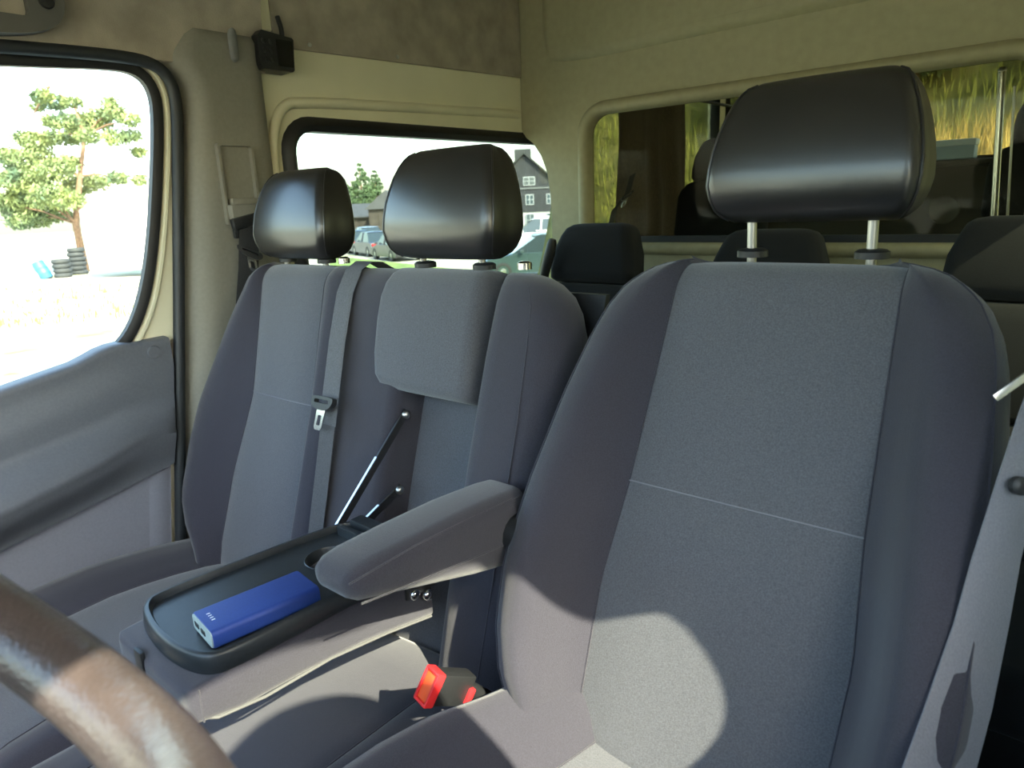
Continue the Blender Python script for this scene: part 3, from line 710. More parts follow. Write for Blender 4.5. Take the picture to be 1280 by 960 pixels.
# metal support bars
def bar(a, b, w=0.010, t=0.0022, name='support_bar'):
    a, b = Vector(a), Vector(b); d = (b-a).normalized(); s = Vector((1, 0, 0)); u = s.cross(d).normalized()
    o = obj(name, obox((a+b)/2, s, d, u, t, (b-a).length/2+0.008, w*0.7, 0.001), blackmetal, BN)
    obj('bolt', lathe(a+Vector((0.002, 0, 0)), (1, 0, 0), [(0.008, 0), (0.008, 0.004), (0.005, 0.007), (0.001, 0.008)], 12), steel, o)
    obj('bar_highlight', obox((a+b)/2+(b-a)*0.18-u*w*0.7, s, d, u, t*1.1, (b-a).length*0.30, 0.0012), chrome, o)  # chrome strip added as the highlight along the lower part of the bar
    return o
p1 = PB(-.924, -.352, 0.028); bar(AX(506, 518, -.920), (-.925, .605, -.523))
bar(AX(498, 612, -.905), (-.915, .630, -.535), 0.010)
bar(AX(597, 600, -.752), (-.752, .640, -.53), 0.012)
# hinge bracket with two bolts at the rear lower end of the folded part
hb = obj('hinge_bracket', box(-.748, -.742, .600, .662, -.575, -.520, 0.002), blackmetal, BN)
for u, v in ((516, 742), (532, 742)):
    p = AX(u, v, -.741); obj('bolt', lathe(p, (1, 0, 0), [(0.009, 0), (0.009, 0.006), (0.006, 0.010), (0.001, 0.011)], 14), chrome, hb)

# ------------------------------------------------------------------ seat belts
def ribbon(path, width, wdir, th=0.0014):
    rows = []
    for i, p in enumerate(path):
        w = Vector(wdir[i] if isinstance(wdir, list) else wdir).normalized()*width/2; rows.append([p-w, p-w*0.5, p, p+w*0.5, p+w])
    a = (rows[0][1]-rows[0][0]).cross(path[1]-path[0]).normalized()*th
    return slab(rows, a)
cb = thing('seat_belt', (-1.13, 0.75, -0.66), 'grey lap belt hanging down between the two bench seats', 'seat belt')
pth = [PB(x, z, d) for x, z, d in ((-1.110, -.098, -.07), (-1.110, -.090, -.03), (-1.110, -.095, -.004), (-1.109, -.115, .018), (-1.104, -.16, .034), (-1.092, -.25, .044), (-1.082, -.34, .048), (-1.080, -.40, .046), (-1.079, -.50, .042), (-1.079, -.60, .038), (-1.079, -.70, .034))]
obj('webbing', ribbon(pth[:8], 0.050, (1, 0, 0)), webbing, cb)
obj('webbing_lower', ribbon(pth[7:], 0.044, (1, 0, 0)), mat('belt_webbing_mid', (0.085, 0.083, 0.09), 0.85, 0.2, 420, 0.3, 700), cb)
def tongue(parent, c, right, down, s=1.0):
    right = Vector(right).normalized(); down = Vector(down).normalized(); nrm = right.cross(down).normalized()
    c = Vector(c)
    def q(a, b, d): return c+right*a*s+down*b*s+nrm*d
    head = [(-.036, -.010), (-.030, -.014), (.030, -.014), (.036, -.010), (.034, .002), (.018, .012), (-.018, .012), (-.034, .002)]
    t = obj('belt_tongue', plate(smooth_poly(head, 1), [rr2(-.024, .024, -.008, -.001, .002, 2)], lambda a, b, d: q(a, b, d), 0.010), plas_k, parent)
    obj('tongue_plate', plate([(-.014, .008), (.014, .008), (.0125, .045), (.009, .050), (-.009, .050), (-.0125, .045)], [rr2(-.006, .006, .022, .041, .002, 2)], lambda a, b, d: q(a, b, d+0.003), 0.003), chrome, parent)
    return t
tc = PB(-1.078, -.362, .064)
tongue(cb, tc+Vector((0, -0.006, 0)), (1, -0.05, 0.05), tuple(PB(-.01, -.5, 0)-PB(0, -.4, 0)))
sb = thing('seat_belt', (-1.60, 0.87, -0.60), 'dark shoulder belt hanging from the slider on the pillar', 'seat belt')
g0 = Vector((XW+0.072, 0.905, 0.0))
pth = [g0+Vector((0.0, 0.0, -0.004)), g0+Vector((0.010, 0, -0.02)), Vector((XW+0.085, 0.895, -0.06)), Vector((XW+0.090, 0.882, -0.12)), Vector((XW+0.085, 0.862, -0.22)), Vector((XW+0.08, 0.84, -0.35)), Vector((XW+0.075, 0.82, -0.5)), Vector((XW+0.07, 0.80, -0.65))]
obj('webbing', ribbon(pth, 0.050, (0.1, 1, 0)), webbing_d, sb)
obj('belt_guide', join(obox(g0+Vector((0.006, 0, -0.012)), (1, 0, 0), (0, 1, 0.2), (0, -0.2, 1), 0.010, 0.044, 0.014, 0.006), obox(g0+Vector((0.002, -0.030, -0.03)), (1, 0, 0), (0, 1, 0), (0, 0, 1), 0.006, 0.010, 0.022, 0.004)), plas_k, sb)
tongue(sb, Vector((XW+0.104, 0.885, -0.088)), (0.25, 0.85, -0.45), (0.1, 0.0, -1), 0.85)
# driver's belt at the right edge
db = thing('seat_belt', (0.02, 0.5, -0.6), 'pale grey belt webbing running down past the driver seat', 'seat belt')
le = [(1106, 1030), (1129, 960), (1155, 889), (1193, 780), (1215, 701), (1247, 600), (1275, 515), (1310, 420)]
re_ = [(1200, 1030), (1221, 960), (1240, 889), (1262, 780), (1276, 701), (1300, 600), (1325, 515), (1356, 420)]
zz_ = [0.61, 0.615, 0.62, 0.63, 0.635, 0.64, 0.645, 0.65]
rows = []
for (a, b), (c, d), z in zip(le, re_, zz_):
    A, B = AD(a, b, z), AD(c, d, z+0.015); rows.append([A+(B-A)*k/5 + F_*(-0.003*math.sin(math.pi*k/5)) for k in range(6)])
obj('webbing', slab(rows, F_*0.0016), webbing_p, db)
bc = AD(1273, 607, 0.634)
obj('stop_button', lathe(bc, -F_, [(0.0085, -0.002), (0.0085, 0.004), (0.006, 0.006), (0.001, 0.006)], 18), plas_k, db)
A, B = AD(1243, 498, 0.63), AD(1312, 449, 0.63)
tongue_bar = obj('tongue_plate', obox((A+B)/2, B-A, F_.cross(B-A), F_, (B-A).length/2, 0.0035, 0.0015, 0.001), mat('bright_metal', (0.9, 0.9, 0.9), 0.25, metal=1.0), db)

# ------------------------------------------------------------------ steering wheel
al = math.radians(50)
nW = Vector((0, math.sin(al), math.cos(al))); e1 = Vector((1, 0, 0)); e2 = nW.cross(e1)
cW = Vector((-0.325, -0.035, -0.085)); RW = 0.2
sw = thing('steering_wheel', cW, 'worn brown-black leather steering wheel close to the driver seat', 'steering wheel')
wl_m = mat('wheel_leather', (0.088, 0.066, 0.064), 0.30, 0.12, 25, 0.35, 380, spec=0.8, col2=(0.115, 0.088, 0.085), detail=5)
pth = [cW+e1*RW*math.cos(2*math.pi*k/72)+e2*RW*math.sin(2*math.pi*k/72) for k in range(72)]
rad = [0.0205+0.0025*max(0, math.cos(2*(2*math.pi*k/72)-math.radians(60)))**6 for k in range(72)]
obj('rim', tube(pth, rad, 18, closed=True), wl_m, sw)
obj('hub', loft([[cW-nW*h+e1*w*math.cos(2*math.pi*k/24)*1.1+e2*w*math.sin(2*math.pi*k/24) for k in range(24)] for w, h in ((0.03, 0.09), (0.05, 0.05), (0.072, 0.035), (0.078, 0.022), (0.070, 0.010), (0.04, 0.006), (0.001, 0.005))]), plas_k, sw)
for a in (-8, 188, 250, 290):
    a = math.radians(a); dv = e1*math.cos(a)+e2*math.sin(a)
    obj('spoke', tube([cW+dv*0.06-nW*0.025, cW+dv*0.12-nW*0.015, cW+dv*(RW-0.005)-nW*0.002], [0.022, 0.016, 0.012], 10), plas_k, sw)
obj('steering_column', tube([cW-nW*0.06, cW-nW*0.32], 0.045, 14), plas_k, sw)

# ------------------------------------------------------------------ power bank on the tray
A, B, C_, D_ = [AZ(u, v, -.484) for u, v in ((237, 762), (363, 713), (406, 729), (268, 789))]
cc = (A+B+C_+D_)/4; ax = ((B+C_)/2-(A+D_)/2); Ln = ax.length; ax.normalize(); sd_ = ((C_+D_)/2-(A+B)/2); Wd = abs(sd_.dot(Vector((-ax.y, ax.x, 0)))); sd_ = Vector((ax.y, -ax.x, 0))
pbk = thing('power_bank', (cc.x, cc.y, zT-0.010), 'blue metal power bank lying on the black table', 'power bank')
blue = mat('blue_aluminium', (0.020, 0.055, 0.27), 0.55, 0.05, 300, 0.05, 900)
zc = -.4985; hz = 0.0125
lp = rr2(-Wd/2, Wd/2, -hz, hz, 0.007, 5)
def pq(l, a, b): return Vector((cc.x, cc.y, zc))+ax*l+sd_*a+Vector((0, 0, b))
obj('case', loft([[pq(l, a*s, b*s) for a, b in lp] for l, s in ((-Ln/2, 0.97), (-Ln/2+0.002, 1), (Ln/2-0.002, 1), (Ln/2, 0.97))]), blue, pbk, angle=50)
lp2 = rr2(-Wd/2+0.002, Wd/2-0.002, -hz+0.002, hz-0.002, 0.005, 5)
ec = obj('end_cap', loft([[pq(l, a, b) for a, b in lp2] for l in (-Ln/2-0.0015, -Ln/2+0.001)]), mat('cap_grey_green', (0.42, 0.50, 0.48), 0.5), pbk)
for a in (-0.018, 0.004):
    obj('usb_port', obox(pq(-Ln/2-0.0016, a, 0.0), ax, sd_, (0, 0, 1), 0.0008, 0.0065, 0.003, 0.0), plas_k, ec)
for k in range(4):
    obj('charge_light', obox(pq(-Ln/2+0.012, -0.012+0.006*k, hz), ax, sd_, (0, 0, 1), 0.0022, 0.0008, 0.0003), mat('light_white', (0.8, 0.85, 0.95), 0.4), pbk)

# ------------------------------------------------------------------ black box on the wall
bx = thing('control_box', (XW+0.03, 1.05, 0.335), 'black plastic control box fixed beside the felt panel', 'control box')
o8 = [(1.000, 0.350), (1.008, 0.338), (1.088, 0.338), (1.092, 0.342), (1.098, 0.412), (1.094, 0.416), (1.012, 0.424), (1.000, 0.412)]
obj('housing', plate(o8, [], fX(XW+0.060), -0.055), plas_k, bx, smooth=False)
obj('screen_panel', box(XW+0.060, XW+0.063, 1.048, 1.090, 0.348, 0.408, 0.001), mat('screen_dark', (0.006, 0.007, 0.008), 0.15), bx, smooth=False)
for k in range(3):
    for j in range(2):
        obj('key_button', lathe(Vector((XW+0.060, 1.014+0.018*j, 0.360+0.020*k)), (1, 0, 0), [(0.006, 0), (0.006, 0.003), (0.004, 0.004), (0.0005, 0.004)], 10), plas_k, bx)
obj('cable', tube(smooth_poly([Vector((XW+0.03, 1.085, 0.41)), Vector((XW+0.03, 1.088, 0.44)), Vector((XW+0.022, 1.085, 0.47))], 2, False), 0.006, 8), plas_k, bx)

# ================================================================== SECOND AND THIRD ROW
def rear_seat(cx, yf, ztop, lab, dz_split=0.175, grp=None, w=0.225):
    s = thing('rear_seat', (cx, yf+0.05, ZF), lab, 'car seat', grp)
    P = seat_frame(yf+0.04, ztop, yf-0.12, ztop-0.75)
    zs_ = ztop-dz_split
    hw = 0.145
    rows = [(zs_, cx-hw, cx+hw, -.01), (zs_+.008, cx-hw-.004, cx+hw+.004, .01), (zs_+.03, cx-hw, cx+hw, .02), (zs_+.09, cx-hw+.006, cx+hw-.006, .02), (ztop-.04, cx-hw+.022, cx+hw-.022, .012), (ztop-.018, cx-hw+.03, cx+hw-.03, .0), (ztop-.006, cx-hw+.042, cx+hw-.042, -.015), (ztop, cx-hw+.06, cx+hw-.06, -.035)]
    obj('headrest', pad(P, rows, 0.09, 0.03), fab_k, s, angle=75)
    def seg(nm, z0, z1, d, shoulders):
        rr_ = [(z0, cx-w+.01, cx+w-.01, d-.02), (z0+.006, cx-w+.003, cx+w-.003, d-.006), (z0+.016, cx-w, cx+w, d)]
        if shoulders: rr_ += [(z1-.07, cx-w, cx+w, d), (z1-.04, cx-w+.012, cx+w-.012, d), (z1-.015, cx-w+.035, cx+w-.035, d-.004), (z1-.004, cx-w+.06, cx+w-.06, d-.015), (z1, cx-w+.075, cx+w-.075, d-.03)]
        else: rr_ += [(z1-.016, cx-w, cx+w, d), (z1-.006, cx-w+.003, cx+w-.003, d-.006), (z1, cx-w+.01, cx+w-.01, d-.02)]
        obj(nm, pad(P, rr_, 0.09, 0.035), fab_k, s, angle=75)
    seg('backrest_segment', zs_-.245, zs_-.004, 0.02, True)
    seg('backrest_segment', zs_-.325, zs_-.247, 0.02, False)
    seg('backrest_segment', zs_-.62, zs_-.327, 0.02, False)
    obj('cushion', box(cx-w, cx+w, yf-0.55, yf-0.06, ztop-0.80, ztop-0.68, 0.03, 3), fab_k, s)
    obj('seat_base', box(cx-w+.05, cx+w-.05, yf-0.45, yf-0.05, ZF, ztop-0.79, 0.01), plas_k, s)
    return s
sA = rear_seat(-1.175, 1.74, -0.060, 'black fabric rear seat beside the side window, in front of the partition')
loopp = [AY(u, v, 1.71) for u, v in ((691, 299), (690, 304), (687, 318), (683, 332), (679, 350), (676, 372))]
obj('belt_loop', tube(loopp, [0.010, 0.015, 0.017, 0.016, 0.014, 0.012], 8), plas_k, sA)
rear_seat(-0.655, 1.74, -0.082, 'black fabric rear seat hidden behind the driver headrest')
rear_seat(-0.125, 1.74, -0.060, 'black fabric rear seat on the driver side, in front of the partition')
# third row, seen through the partition window
rear_seat(-1.30, 2.95, 0.245, 'black third-row seat beside the brown curtain', w=0.20)
rear_seat(-0.150, 2.95, 0.305, 'black third-row seat beside the steel grab pole', w=0.20)
# grab pole
gp_ = thing('grab_pole', (-0.238, 2.25, -0.5), 'upright steel grab pole behind the partition window', 'grab pole')
p0, p1 = AY(1241, 300, 2.25), AY(1253, 88, 2.25)
obj('tube', tube([p0+(p0-p1)*1.0, p0, p1], 0.009, 12), mat('pole_steel', (0.85, 0.85, 0.85), 0.22, metal=1.0), gp_)
obj('top_cap', sphere(p1, 0.010, 10, 6), steel, gp_)
obj('thin_rod', tube([p0+(p0-p1)*1.0+Vector((0.03, 0, 0)), p1+Vector((0.03, 0, -0.04))], 0.003, 8), steel, gp_)
# curtain
cu = thing('curtain', (XW+0.06, 2.95, -0.45), 'brown curtain hanging at the rear side window', 'curtain')
rows = []
for k in range(61):
    t = k/60; y = 2.60+0.61*t
    r = []
    for j in range(9):
        z = 0.44-0.82*j/8
        x = XW+0.055+0.014*math.sin(t*24+0.6*math.sin(j))*(0.6+0.4*j/8)+0.01*math.sin(t*7)
        r.append(Vector((x, y+0.012*math.sin(j*0.7+t*5), z)))
    rows.append(r)
obj('cloth', slab(rows, (0.003, 0, 0)), mat('curtain_brown', (0.13, 0.10, 0.075), 0.95, 0.15, 90, 0.3, 400), cu, angle=80)
obj('curtain_rail', cyl(Vector((XW+0.055, 2.5, 0.445)), Vector((XW+0.055, 3.75, 0.445)), 0.007, 10), plas_k, cu)
rb2 = thing('seat_belt', (XW+0.09, 2.6, -0.1), 'black rear belt hanging in front of the brown curtain', 'seat belt')
pth = [AX(791, 218, XW+0.10), AX(785, 240, XW+0.11), AX(768, 262, XW+0.12), AX(762, 290, XW+0.12)]
obj('webbing', ribbon(pth, 0.05, (0, 1, 0.3)), webbing_d, rb2)
tongue(rb2, AX(784, 245, XW+0.13), (0.3, 0.8, 0.4), (0, -0.6, -0.8), 1.0)
# box on the rear trim
pbx = AY(1192, 184, YR-0.06)
rs = thing('storage_box', pbx+Vector((0, 0, -0.03)), 'pale blue box on the ledge of the rear doors', 'box')
obj('box_body', box(pbx.x-0.105, pbx.x+0.10, YR-0.12, YR-0.005, zr0-0.04, pbx.z+0.005, 0.006), mat('box_blue', (0.22, 0.36, 0.55), 0.5), rs)
obj('box_lid', box(pbx.x-0.11, pbx.x+0.105, YR-0.125, YR-0.002, pbx.z+0.004, pbx.z+0.035, 0.008), mat('lid_blue', (0.45, 0.60, 0.80), 0.4), rs)
obj('ledge', box(XW+0.02, XR-0.02, YR-0.13, YR, zr0-0.075, zr0-0.045, 0.008), darktrim, rear)

# ================================================================== OUTSIDE
def gz(x, y):
    r = math.hypot(x+0.74, y-1.5)
    return GZ - 0.85*sstep(10, 26, r)
def bank(x, y):
    """grassy bank behind the van"""
    if y < 7.0: return 0.0
    e = sstep(-0.775*y, -0.700*y, x)
    return (0.4*sstep(7.0, 8.5, y) + 5.2*sstep(7.8, 15.0, y))*e
def gmesh(xs, ys, fz):
    V = [Vector((x, y, fz(x, y))) for y in ys for x in xs]; n = len(xs); Fc = []
    for i in range(len(ys)-1):
        for j in range(n-1): Fc.append((i*n+j, i*n+j+1, (i+1)*n+j+1, (i+1)*n+j))
    return V, Fc
def ground_mat():
    m, n, l, b = nt('ground_gravel_grass')
    tc = n.new('ShaderNodeTexCoord'); no = n.new('ShaderNodeTexNoise'); no.inputs['Scale'].default_value = 0.35; no.inputs['Detail'].default_value = 9; no.inputs['Roughness'].default_value = 0.7
    l.new(tc.outputs['Object'], no.inputs['Vector'])
    rp = n.new('ShaderNodeValToRGB'); e = rp.color_ramp.elements
    e[0].position = 0.46; e[0].color = (0.40, 0.38, 0.32, 1); e[1].position = 0.66; e[1].color = (0.14, 0.22, 0.05, 1)
    x = e.new(0.55); x.color = (0.36, 0.36, 0.24, 1)
    l.new(no.outputs['Fac'], rp.inputs['Fac']); l.new(rp.outputs['Color'], b.inputs['Base Color']); b.inputs['Roughness'].default_value = 1
    return m
def frange(a, b, n): return [a+(b-a)*k/(n-1) for k in range(n)]
xs = [-260, -160, -110] + frange(-80, -24, 20) + frange(-22, 12, 35) + [16, 24, 40, 80, 160]
ys = [-160, -80, -40, -20, -10] + frange(-6, 4.4, 8) + [5.2] + frange(6, 40, 24) + [50, 65, 80, 110, 160, 260]
obj('ground', gmesh(xs, ys, gz), ground_mat(), kind='structure', label='pale gravel and dry grass ground round the van')
# lawn strip by the parked cars
def at_ground(u, v0=None, Z=40.0, h=None):
    d = ray(u, 262); d = Vector((d.x, d.y, 0)); p = d*(Z/ (F_.x*d.x+F_.y*d.y)); return Vector((p.x, p.y, gz(p.x, p.y)))
grass_g = mat('lawn_green', (0.10, 0.19, 0.035), 1.0, 0.3, 1.2, col2=(0.22, 0.30, 0.07), detail=8)
c = [at_ground(u, Z=z) for u, z in ((405, 24), (700, 18), (700, 23.5), (405, 44))]
obj('lawn', ([p+Vector((0, 0, 0.03)) for p in c]+[p-Vector((0, 0, 0.1)) for p in c], [(0, 1, 2, 3), (7, 6, 5, 4), (0, 1, 5, 4), (1, 2, 6, 5), (2, 3, 7, 6), (3, 0, 4, 7)]), grass_g, kind='structure', label='green lawn in front of the parked cars', smooth=False)
# bank
bank_m = mat('bank_soil_grass', (0.09, 0.10, 0.025), 1.0, 0.3, 2.5, col2=(0.22, 0.20, 0.06), detail=9)
xs = frange(-15, 15, 61); ys = frange(7.0, 17, 30)
bv = [Vector((x if True else 0, y, gz(x, y)-0.02+bank(x, y))) for y in ys for x in xs]; n = len(xs)
bf = [(i*n+j, i*n+j+1, (i+1)*n+j+1, (i+1)*n+j) for i in range(len(ys)-1) for j in range(n-1) if max(bv[q].z-gz(bv[q].x, bv[q].y) for q in (i*n+j, i*n+j+1, (i+1)*n+j+1, (i+1)*n+j)) > 0.0]
BK = obj('grass_bank', (bv, bf), bank_m, kind='structure', label='steep overgrown bank behind the van')
def blades(name, n, fpos, h0, h1, m, lab, lean=0.35, w=0.012):
    V, Fc = [], []
    for _ in range(n):
        p = fpos()
        if p is None: continue
        h = random.uniform(h0, h1); a = random.uniform(0, 6.28); s = Vector((math.cos(a), math.sin(a), 0)); b = random.uniform(0, 6.28)
        ld = Vector((math.cos(b), math.sin(b), 0))*lean*h*random.uniform(0.2, 1)
        k = len(V)
        V += [p-s*w, p+s*w, p+ld*0.35+Vector((0, 0, h*0.6))+s*w*0.8, p+ld*0.35+Vector((0, 0, h*0.6))-s*w*0.8, p+ld+Vector((0, 0, h))]
        Fc += [(k, k+1, k+2, k+3), (k+3, k+2, k+4)]
    me = bpy.data.meshes.new(name); b0 = V[0].copy(); me.from_pydata([tuple(v-b0) for v in V], [], Fc); me.materials.append(m)
    o = bpy.data.objects.new(name, me); o.location = b0+OFF; COL.objects.link(o); BASE[o.name] = b0
    return props(o, lab, 'grass', None, 'stuff')
def on_bank(x0, x1, y0, y1):
    def f():
        y = random.uniform(y0, y1); x = random.uniform(x0, x1)
        if x < -0.70*y: return None
        return Vector((x, y, gz(x, y)+bank(x, y)-0.03))
    return f
straw = mat('straw_grass', (0.42, 0.31, 0.09), 0.9, 0.25, 3, col2=(0.55, 0.44, 0.18))
gblade = mat('green_grass', (0.17, 0.20, 0.035), 0.9, 0.3, 3, col2=(0.32, 0.32, 0.08))
BKS = [blades('straw_grass', 12000, on_bank(-4.6, 1.0, 9.2, 10.9), 0.2, 0.5, straw, None, w=0.004)]
BKS.append(blades('meadow_grass', 16000, on_bank(-11, 4.5, 8.0, 15), 0.12, 0.35, gblade, None, w=0.010))
for o in BKS:
    o.location = BASE[o.name]-BASE[BK.name]; o.parent = BK; del o['category']

def leaf_cloud(centers, n, size, flat=0.7, jitter=1.0):
    V, Fc = [], []
    tot = sum(r**2 for c, r in centers)
    for c, r in centers:
        for _ in range(max(4, int(n*r*r/tot))):
            d = Vector((random.gauss(0, 1), random.gauss(0, 1), random.gauss(0, 1))).normalized()*r*random.uniform(0.45, 1.0)
            d.z *= flat; p = Vector(c)+d
            a = Vector((random.gauss(0, 1), random.gauss(0, 1), random.gauss(0, 1))).normalized(); b = a.orthogonal().normalized()
            s = size*random.uniform(0.6, 1.3); k = len(V)
            V += [p-a*s, p+b*s*0.45, p+a*s, p-b*s*0.45]; Fc.append((k, k+1, k+2, k+3))
    return V, Fc
def raw(name, geo, m, parent):
    b = BASE[parent.name]; me = bpy.data.meshes.new(name); me.from_pydata([tuple(Vector(v)-b) for v in geo[0]], [], geo[1]); me.materials.append(m)
    o = bpy.data.objects.new(name, me); COL.objects.link(o); o.parent = parent; BASE[o.name] = b; return o
bark = mat('bark', (0.16, 0.10, 0.06), 0.95, 0.3, 8, 0.4)
pine_m = mat('pine_needles', (0.07, 0.13, 0.07), 0.8, 0.3, 0.9, col2=(0.20, 0.25, 0.08))
fir_m = mat('fir_needles', (0.045, 0.09, 0.04), 0.85, 0.3, 1.0, col2=(0.09, 0.14, 0.055))
shrub_m = mat('shrub_leaves', (0.03, 0.05, 0.015), 0.85, 0.3, 2.0, col2=(0.07, 0.09, 0.025))

# shrubs on top of the bank
for i, (x, y, r, lb) in enumerate([(-4.4, 11.6, 0.8, 'dark shrub on the bank nearest the parking area and house'), (-2.4, 11.5, 0.8, 'dark rounded shrub on the bank beside the shrub nearest the house'), (-0.4, 11.4, 0.8, 'loose olive shrub high on the bank beside the straw grass'), (1.6, 11.6, 0.85, 'largest dark shrub on the bank, farthest from the house')]):
    zb_ = gz(x, y)+bank(x, y)
    s = thing('shrub', (x, y, zb_), lb, 'shrub', 'shrubs on the bank')
    obj('stem', tube([Vector((x, y, zb_-0.3)), Vector((x+0.1, y, zb_+0.6)), Vector((x+0.05, y+0.1, zb_+1.2))], [0.08, 0.05, 0.02], 7), bark, s)
    raw('foliage', leaf_cloud([(Vector((x+random.uniform(-1, 1)*r*0.7, y+random.uniform(-.6, .6)*r, zb_+0.5+random.uniform(0, 0.9)*r)), r*random.uniform(0.4, 0.7)) for _ in range(11)], 4500, 0.09), shrub_m, s)['kind'] = 'stuff'

# pine seen through the passenger door window
def px_at(u, v, Z):
    return AD(u, v, Z)
ZP = 38.0
base = at_ground(92, Z=ZP+1.5)
pn = thing('pine_tree', base, 'tall open-branched pine tree outside the passenger door window', 'tree')
top = px_at(55, 98, ZP)
trunk = [base, px_at(95, 280, ZP), px_at(100, 220, ZP), px_at(106, 170, ZP), px_at(92, 130, ZP), px_at(62, 108, ZP)]
obj('trunk', tube(trunk, [0.24, 0.18, 0.13, 0.10, 0.07, 0.03], 9), bark, pn)
clumps = []
for u, v, r in [(52, 120, .55), (70, 128, .7), (88, 128, .5), (48, 134, .4), (62, 152, .5), (80, 152, .7), (100, 155, .8), (122, 150, .9), (140, 140, .7), (138, 128, .45), (160, 150, .6), (165, 170, .5), (30, 172, .6), (48, 178, .8), (66, 172, .6), (90, 172, .7), (112, 170, .6), (145, 172, .7), (5, 195, .7), (25, 200, .9), (48, 196, .7), (175, 190, .45), (15, 225, .9), (40, 222, 1.0), (66, 214, .9), (85, 205, .7), (100, 232, .8), (122, 228, .7), (150, 222, .55), (172, 225, .45), (10, 255, .9), (35, 250, 1.1), (62, 245, 1.0), (85, 250, .8), (52, 272, .8), (25, 275, .8), (75, 268, .6)]:
    clumps.append((px_at(u+random.uniform(-3, 3), v, ZP+random.uniform(-1.6, 1.6)), r*1.15))
raw('needles', leaf_cloud(clumps, 20000, 0.12, 0.62), pine_m, pn)['kind'] = 'stuff'
for cpt, r in clumps[::2]:
    t = min(trunk[1:], key=lambda q: (q-cpt-Vector((0, 0, -0.6))).length)
    obj('branch', tube([t, (t+cpt)/2+Vector((0, 0, 0.15)), cpt], [0.06, 0.045, 0.015], 5), bark, pn)

# white box trailer with door seams
p = at_ground(150, Z=34); rt = Vector((R0.x, R0.y, 0)); fw = Vector((-rt.y, rt.x, 0))
def loc_box(c, x0, x1, y0, y1, z0, z1, bev=0.02):
    g = box(x0, x1, y0, y1, z0, z1, bev); M = Matrix((rt, fw, Vector((0, 0, 1)))).transposed().to_4x4(); M.translation = Vector(c); return xf(g, M)
white = mat('trailer_white', (0.80, 0.80, 0.78), 0.5)
tr = thing('box_trailer', p, 'white box trailer standing under the pine tree', 'trailer')
obj('body', loc_box(p, -2.0, 3.2, 0, 2.4, 0.45, 3.35, 0.06), white, tr, smooth=False)
for z in (1.35, 2.65): obj('seam_rail', loc_box(p, -0.9, 3.18, -0.03, 0.0, z, z+0.06, 0.005), mat('rail_grey', (0.25, 0.26, 0.28), 0.5), tr, smooth=False)
for xx in (1.9, 2.7):
    w = obj('wheel', lathe(p+rt*xx+Vector((0, 0, 0.36)), fw, [(0.36, 0.0), (0.36, 0.22), (0.2, 0.23), (0.0, 0.2)], 20), rubber, tr)
    obj('wheel_hub', lathe(p+rt*xx+Vector((0, 0, 0.36)), -fw, [(0.18, -0.01), (0.17, 0.02), (0.0, 0.03)], 14), steel, w)
# tyre stacks and a blue barrel tipped beside them
tyre_m = mat('tyre_rubber', (0.028, 0.034, 0.036), 0.8)
for (u, Zt, nT) in ((63, 36.0, 4), (84, 37.6, 6)):
    p = at_ground(u, Z=Zt)
    for k in range(nT):
        lab = ('bottom', 'second', 'third', 'topmost')[k]+' dark tyre of the low stack beside the blue barrel' if nT == 4 else ('bottom', 'second', 'third', 'fourth', 'fifth', 'topmost')[k]+' dark tyre of the tall stack beside the white trailer'
        obj('tyre', lathe(p+Vector((random.uniform(-.03, .03), random.uniform(-.03, .03), 0.24*k)), (0, 0, 1), [(0.20, 0.02), (0.36, 0.0), (0.42, 0.05), (0.43, 0.12), (0.42, 0.19), (0.36, 0.235), (0.20, 0.215), (0.19, 0.12), (0.20, 0.02)], 24), tyre_m, label=lab, cat='tyre', group='low tyre stack' if nT == 4 else 'tall tyre stack')
p = at_ground(42, Z=35.5)
brl = thing('barrel', p, 'leaning blue plastic barrel beside the tyre stacks', 'barrel')
axb = (Vector((0, 0, 1))-rt*0.45).normalized()
obj('drum', lathe(p, axb, [(0.26, 0), (0.29, 0.03), (0.29, 0.28), (0.30, 0.30), (0.29, 0.32), (0.29, 0.58), (0.30, 0.60), (0.29, 0.62), (0.29, 0.88), (0.26, 0.92), (0.0, 0.92)], 22), mat('barrel_blue', (0.03, 0.13, 0.22), 0.5), brl)
obj('lid', lathe(p+axb*0.92, axb, [(0.28, -0.01), (0.28, 0.03), (0.0, 0.035)], 22), mat('barrel_lid', (0.03, 0.06, 0.08), 0.5), brl)
# weeds in front
def weeds(u0, u1, z0, z1):
    def f(): p = at_ground(random.uniform(u0, u1), Z=random.uniform(z0, z1)); return p
    return f
blades('weeds', 420, weeds(-60, 170, 17, 31), 0.08, 0.3, gblade, 'patchy weeds on the gravel outside the passenger door', w=0.03)

# conifers far behind the parked cars
def fir(u, Z, vtop, wd, lab):
    b = at_ground(u, Z=Z); tp = px_at(u, vtop, Z); H = tp.z-b.z
    t = thing('fir_tree', b, lab, 'tree', 'fir trees beyond the parked cars')
    obj('trunk', tube([b, b+Vector((0, 0, H*0.95))], [0.3, 0.05], 7), bark, t)
    cl = []
    for i in range(14):
        f_ = i/13; z = b.z+H*(0.12+0.88*f_); r = wd*(1-f_)**0.85+0.15
        for k in range(5):
            a = random.uniform(0, 6.28); cl.append((Vector((b.x+math.cos(a)*r*0.6, b.y+math.sin(a)*r*0.6, z)), 0.35*r+0.15))
    raw('needles', leaf_cloud(cl, 2600, 0.30, 0.5), fir_m, t)['kind'] = 'stuff'
fir(454, 90, 207, 3.0, 'tallest dark fir tree between the two bench headrests')
fir(472, 97, 215, 2.3, 'slimmer second-tallest fir tree beside the tallest fir')
fir(432, 84, 226, 2.6, 'shorter pale fir tree beside the passenger headrest')
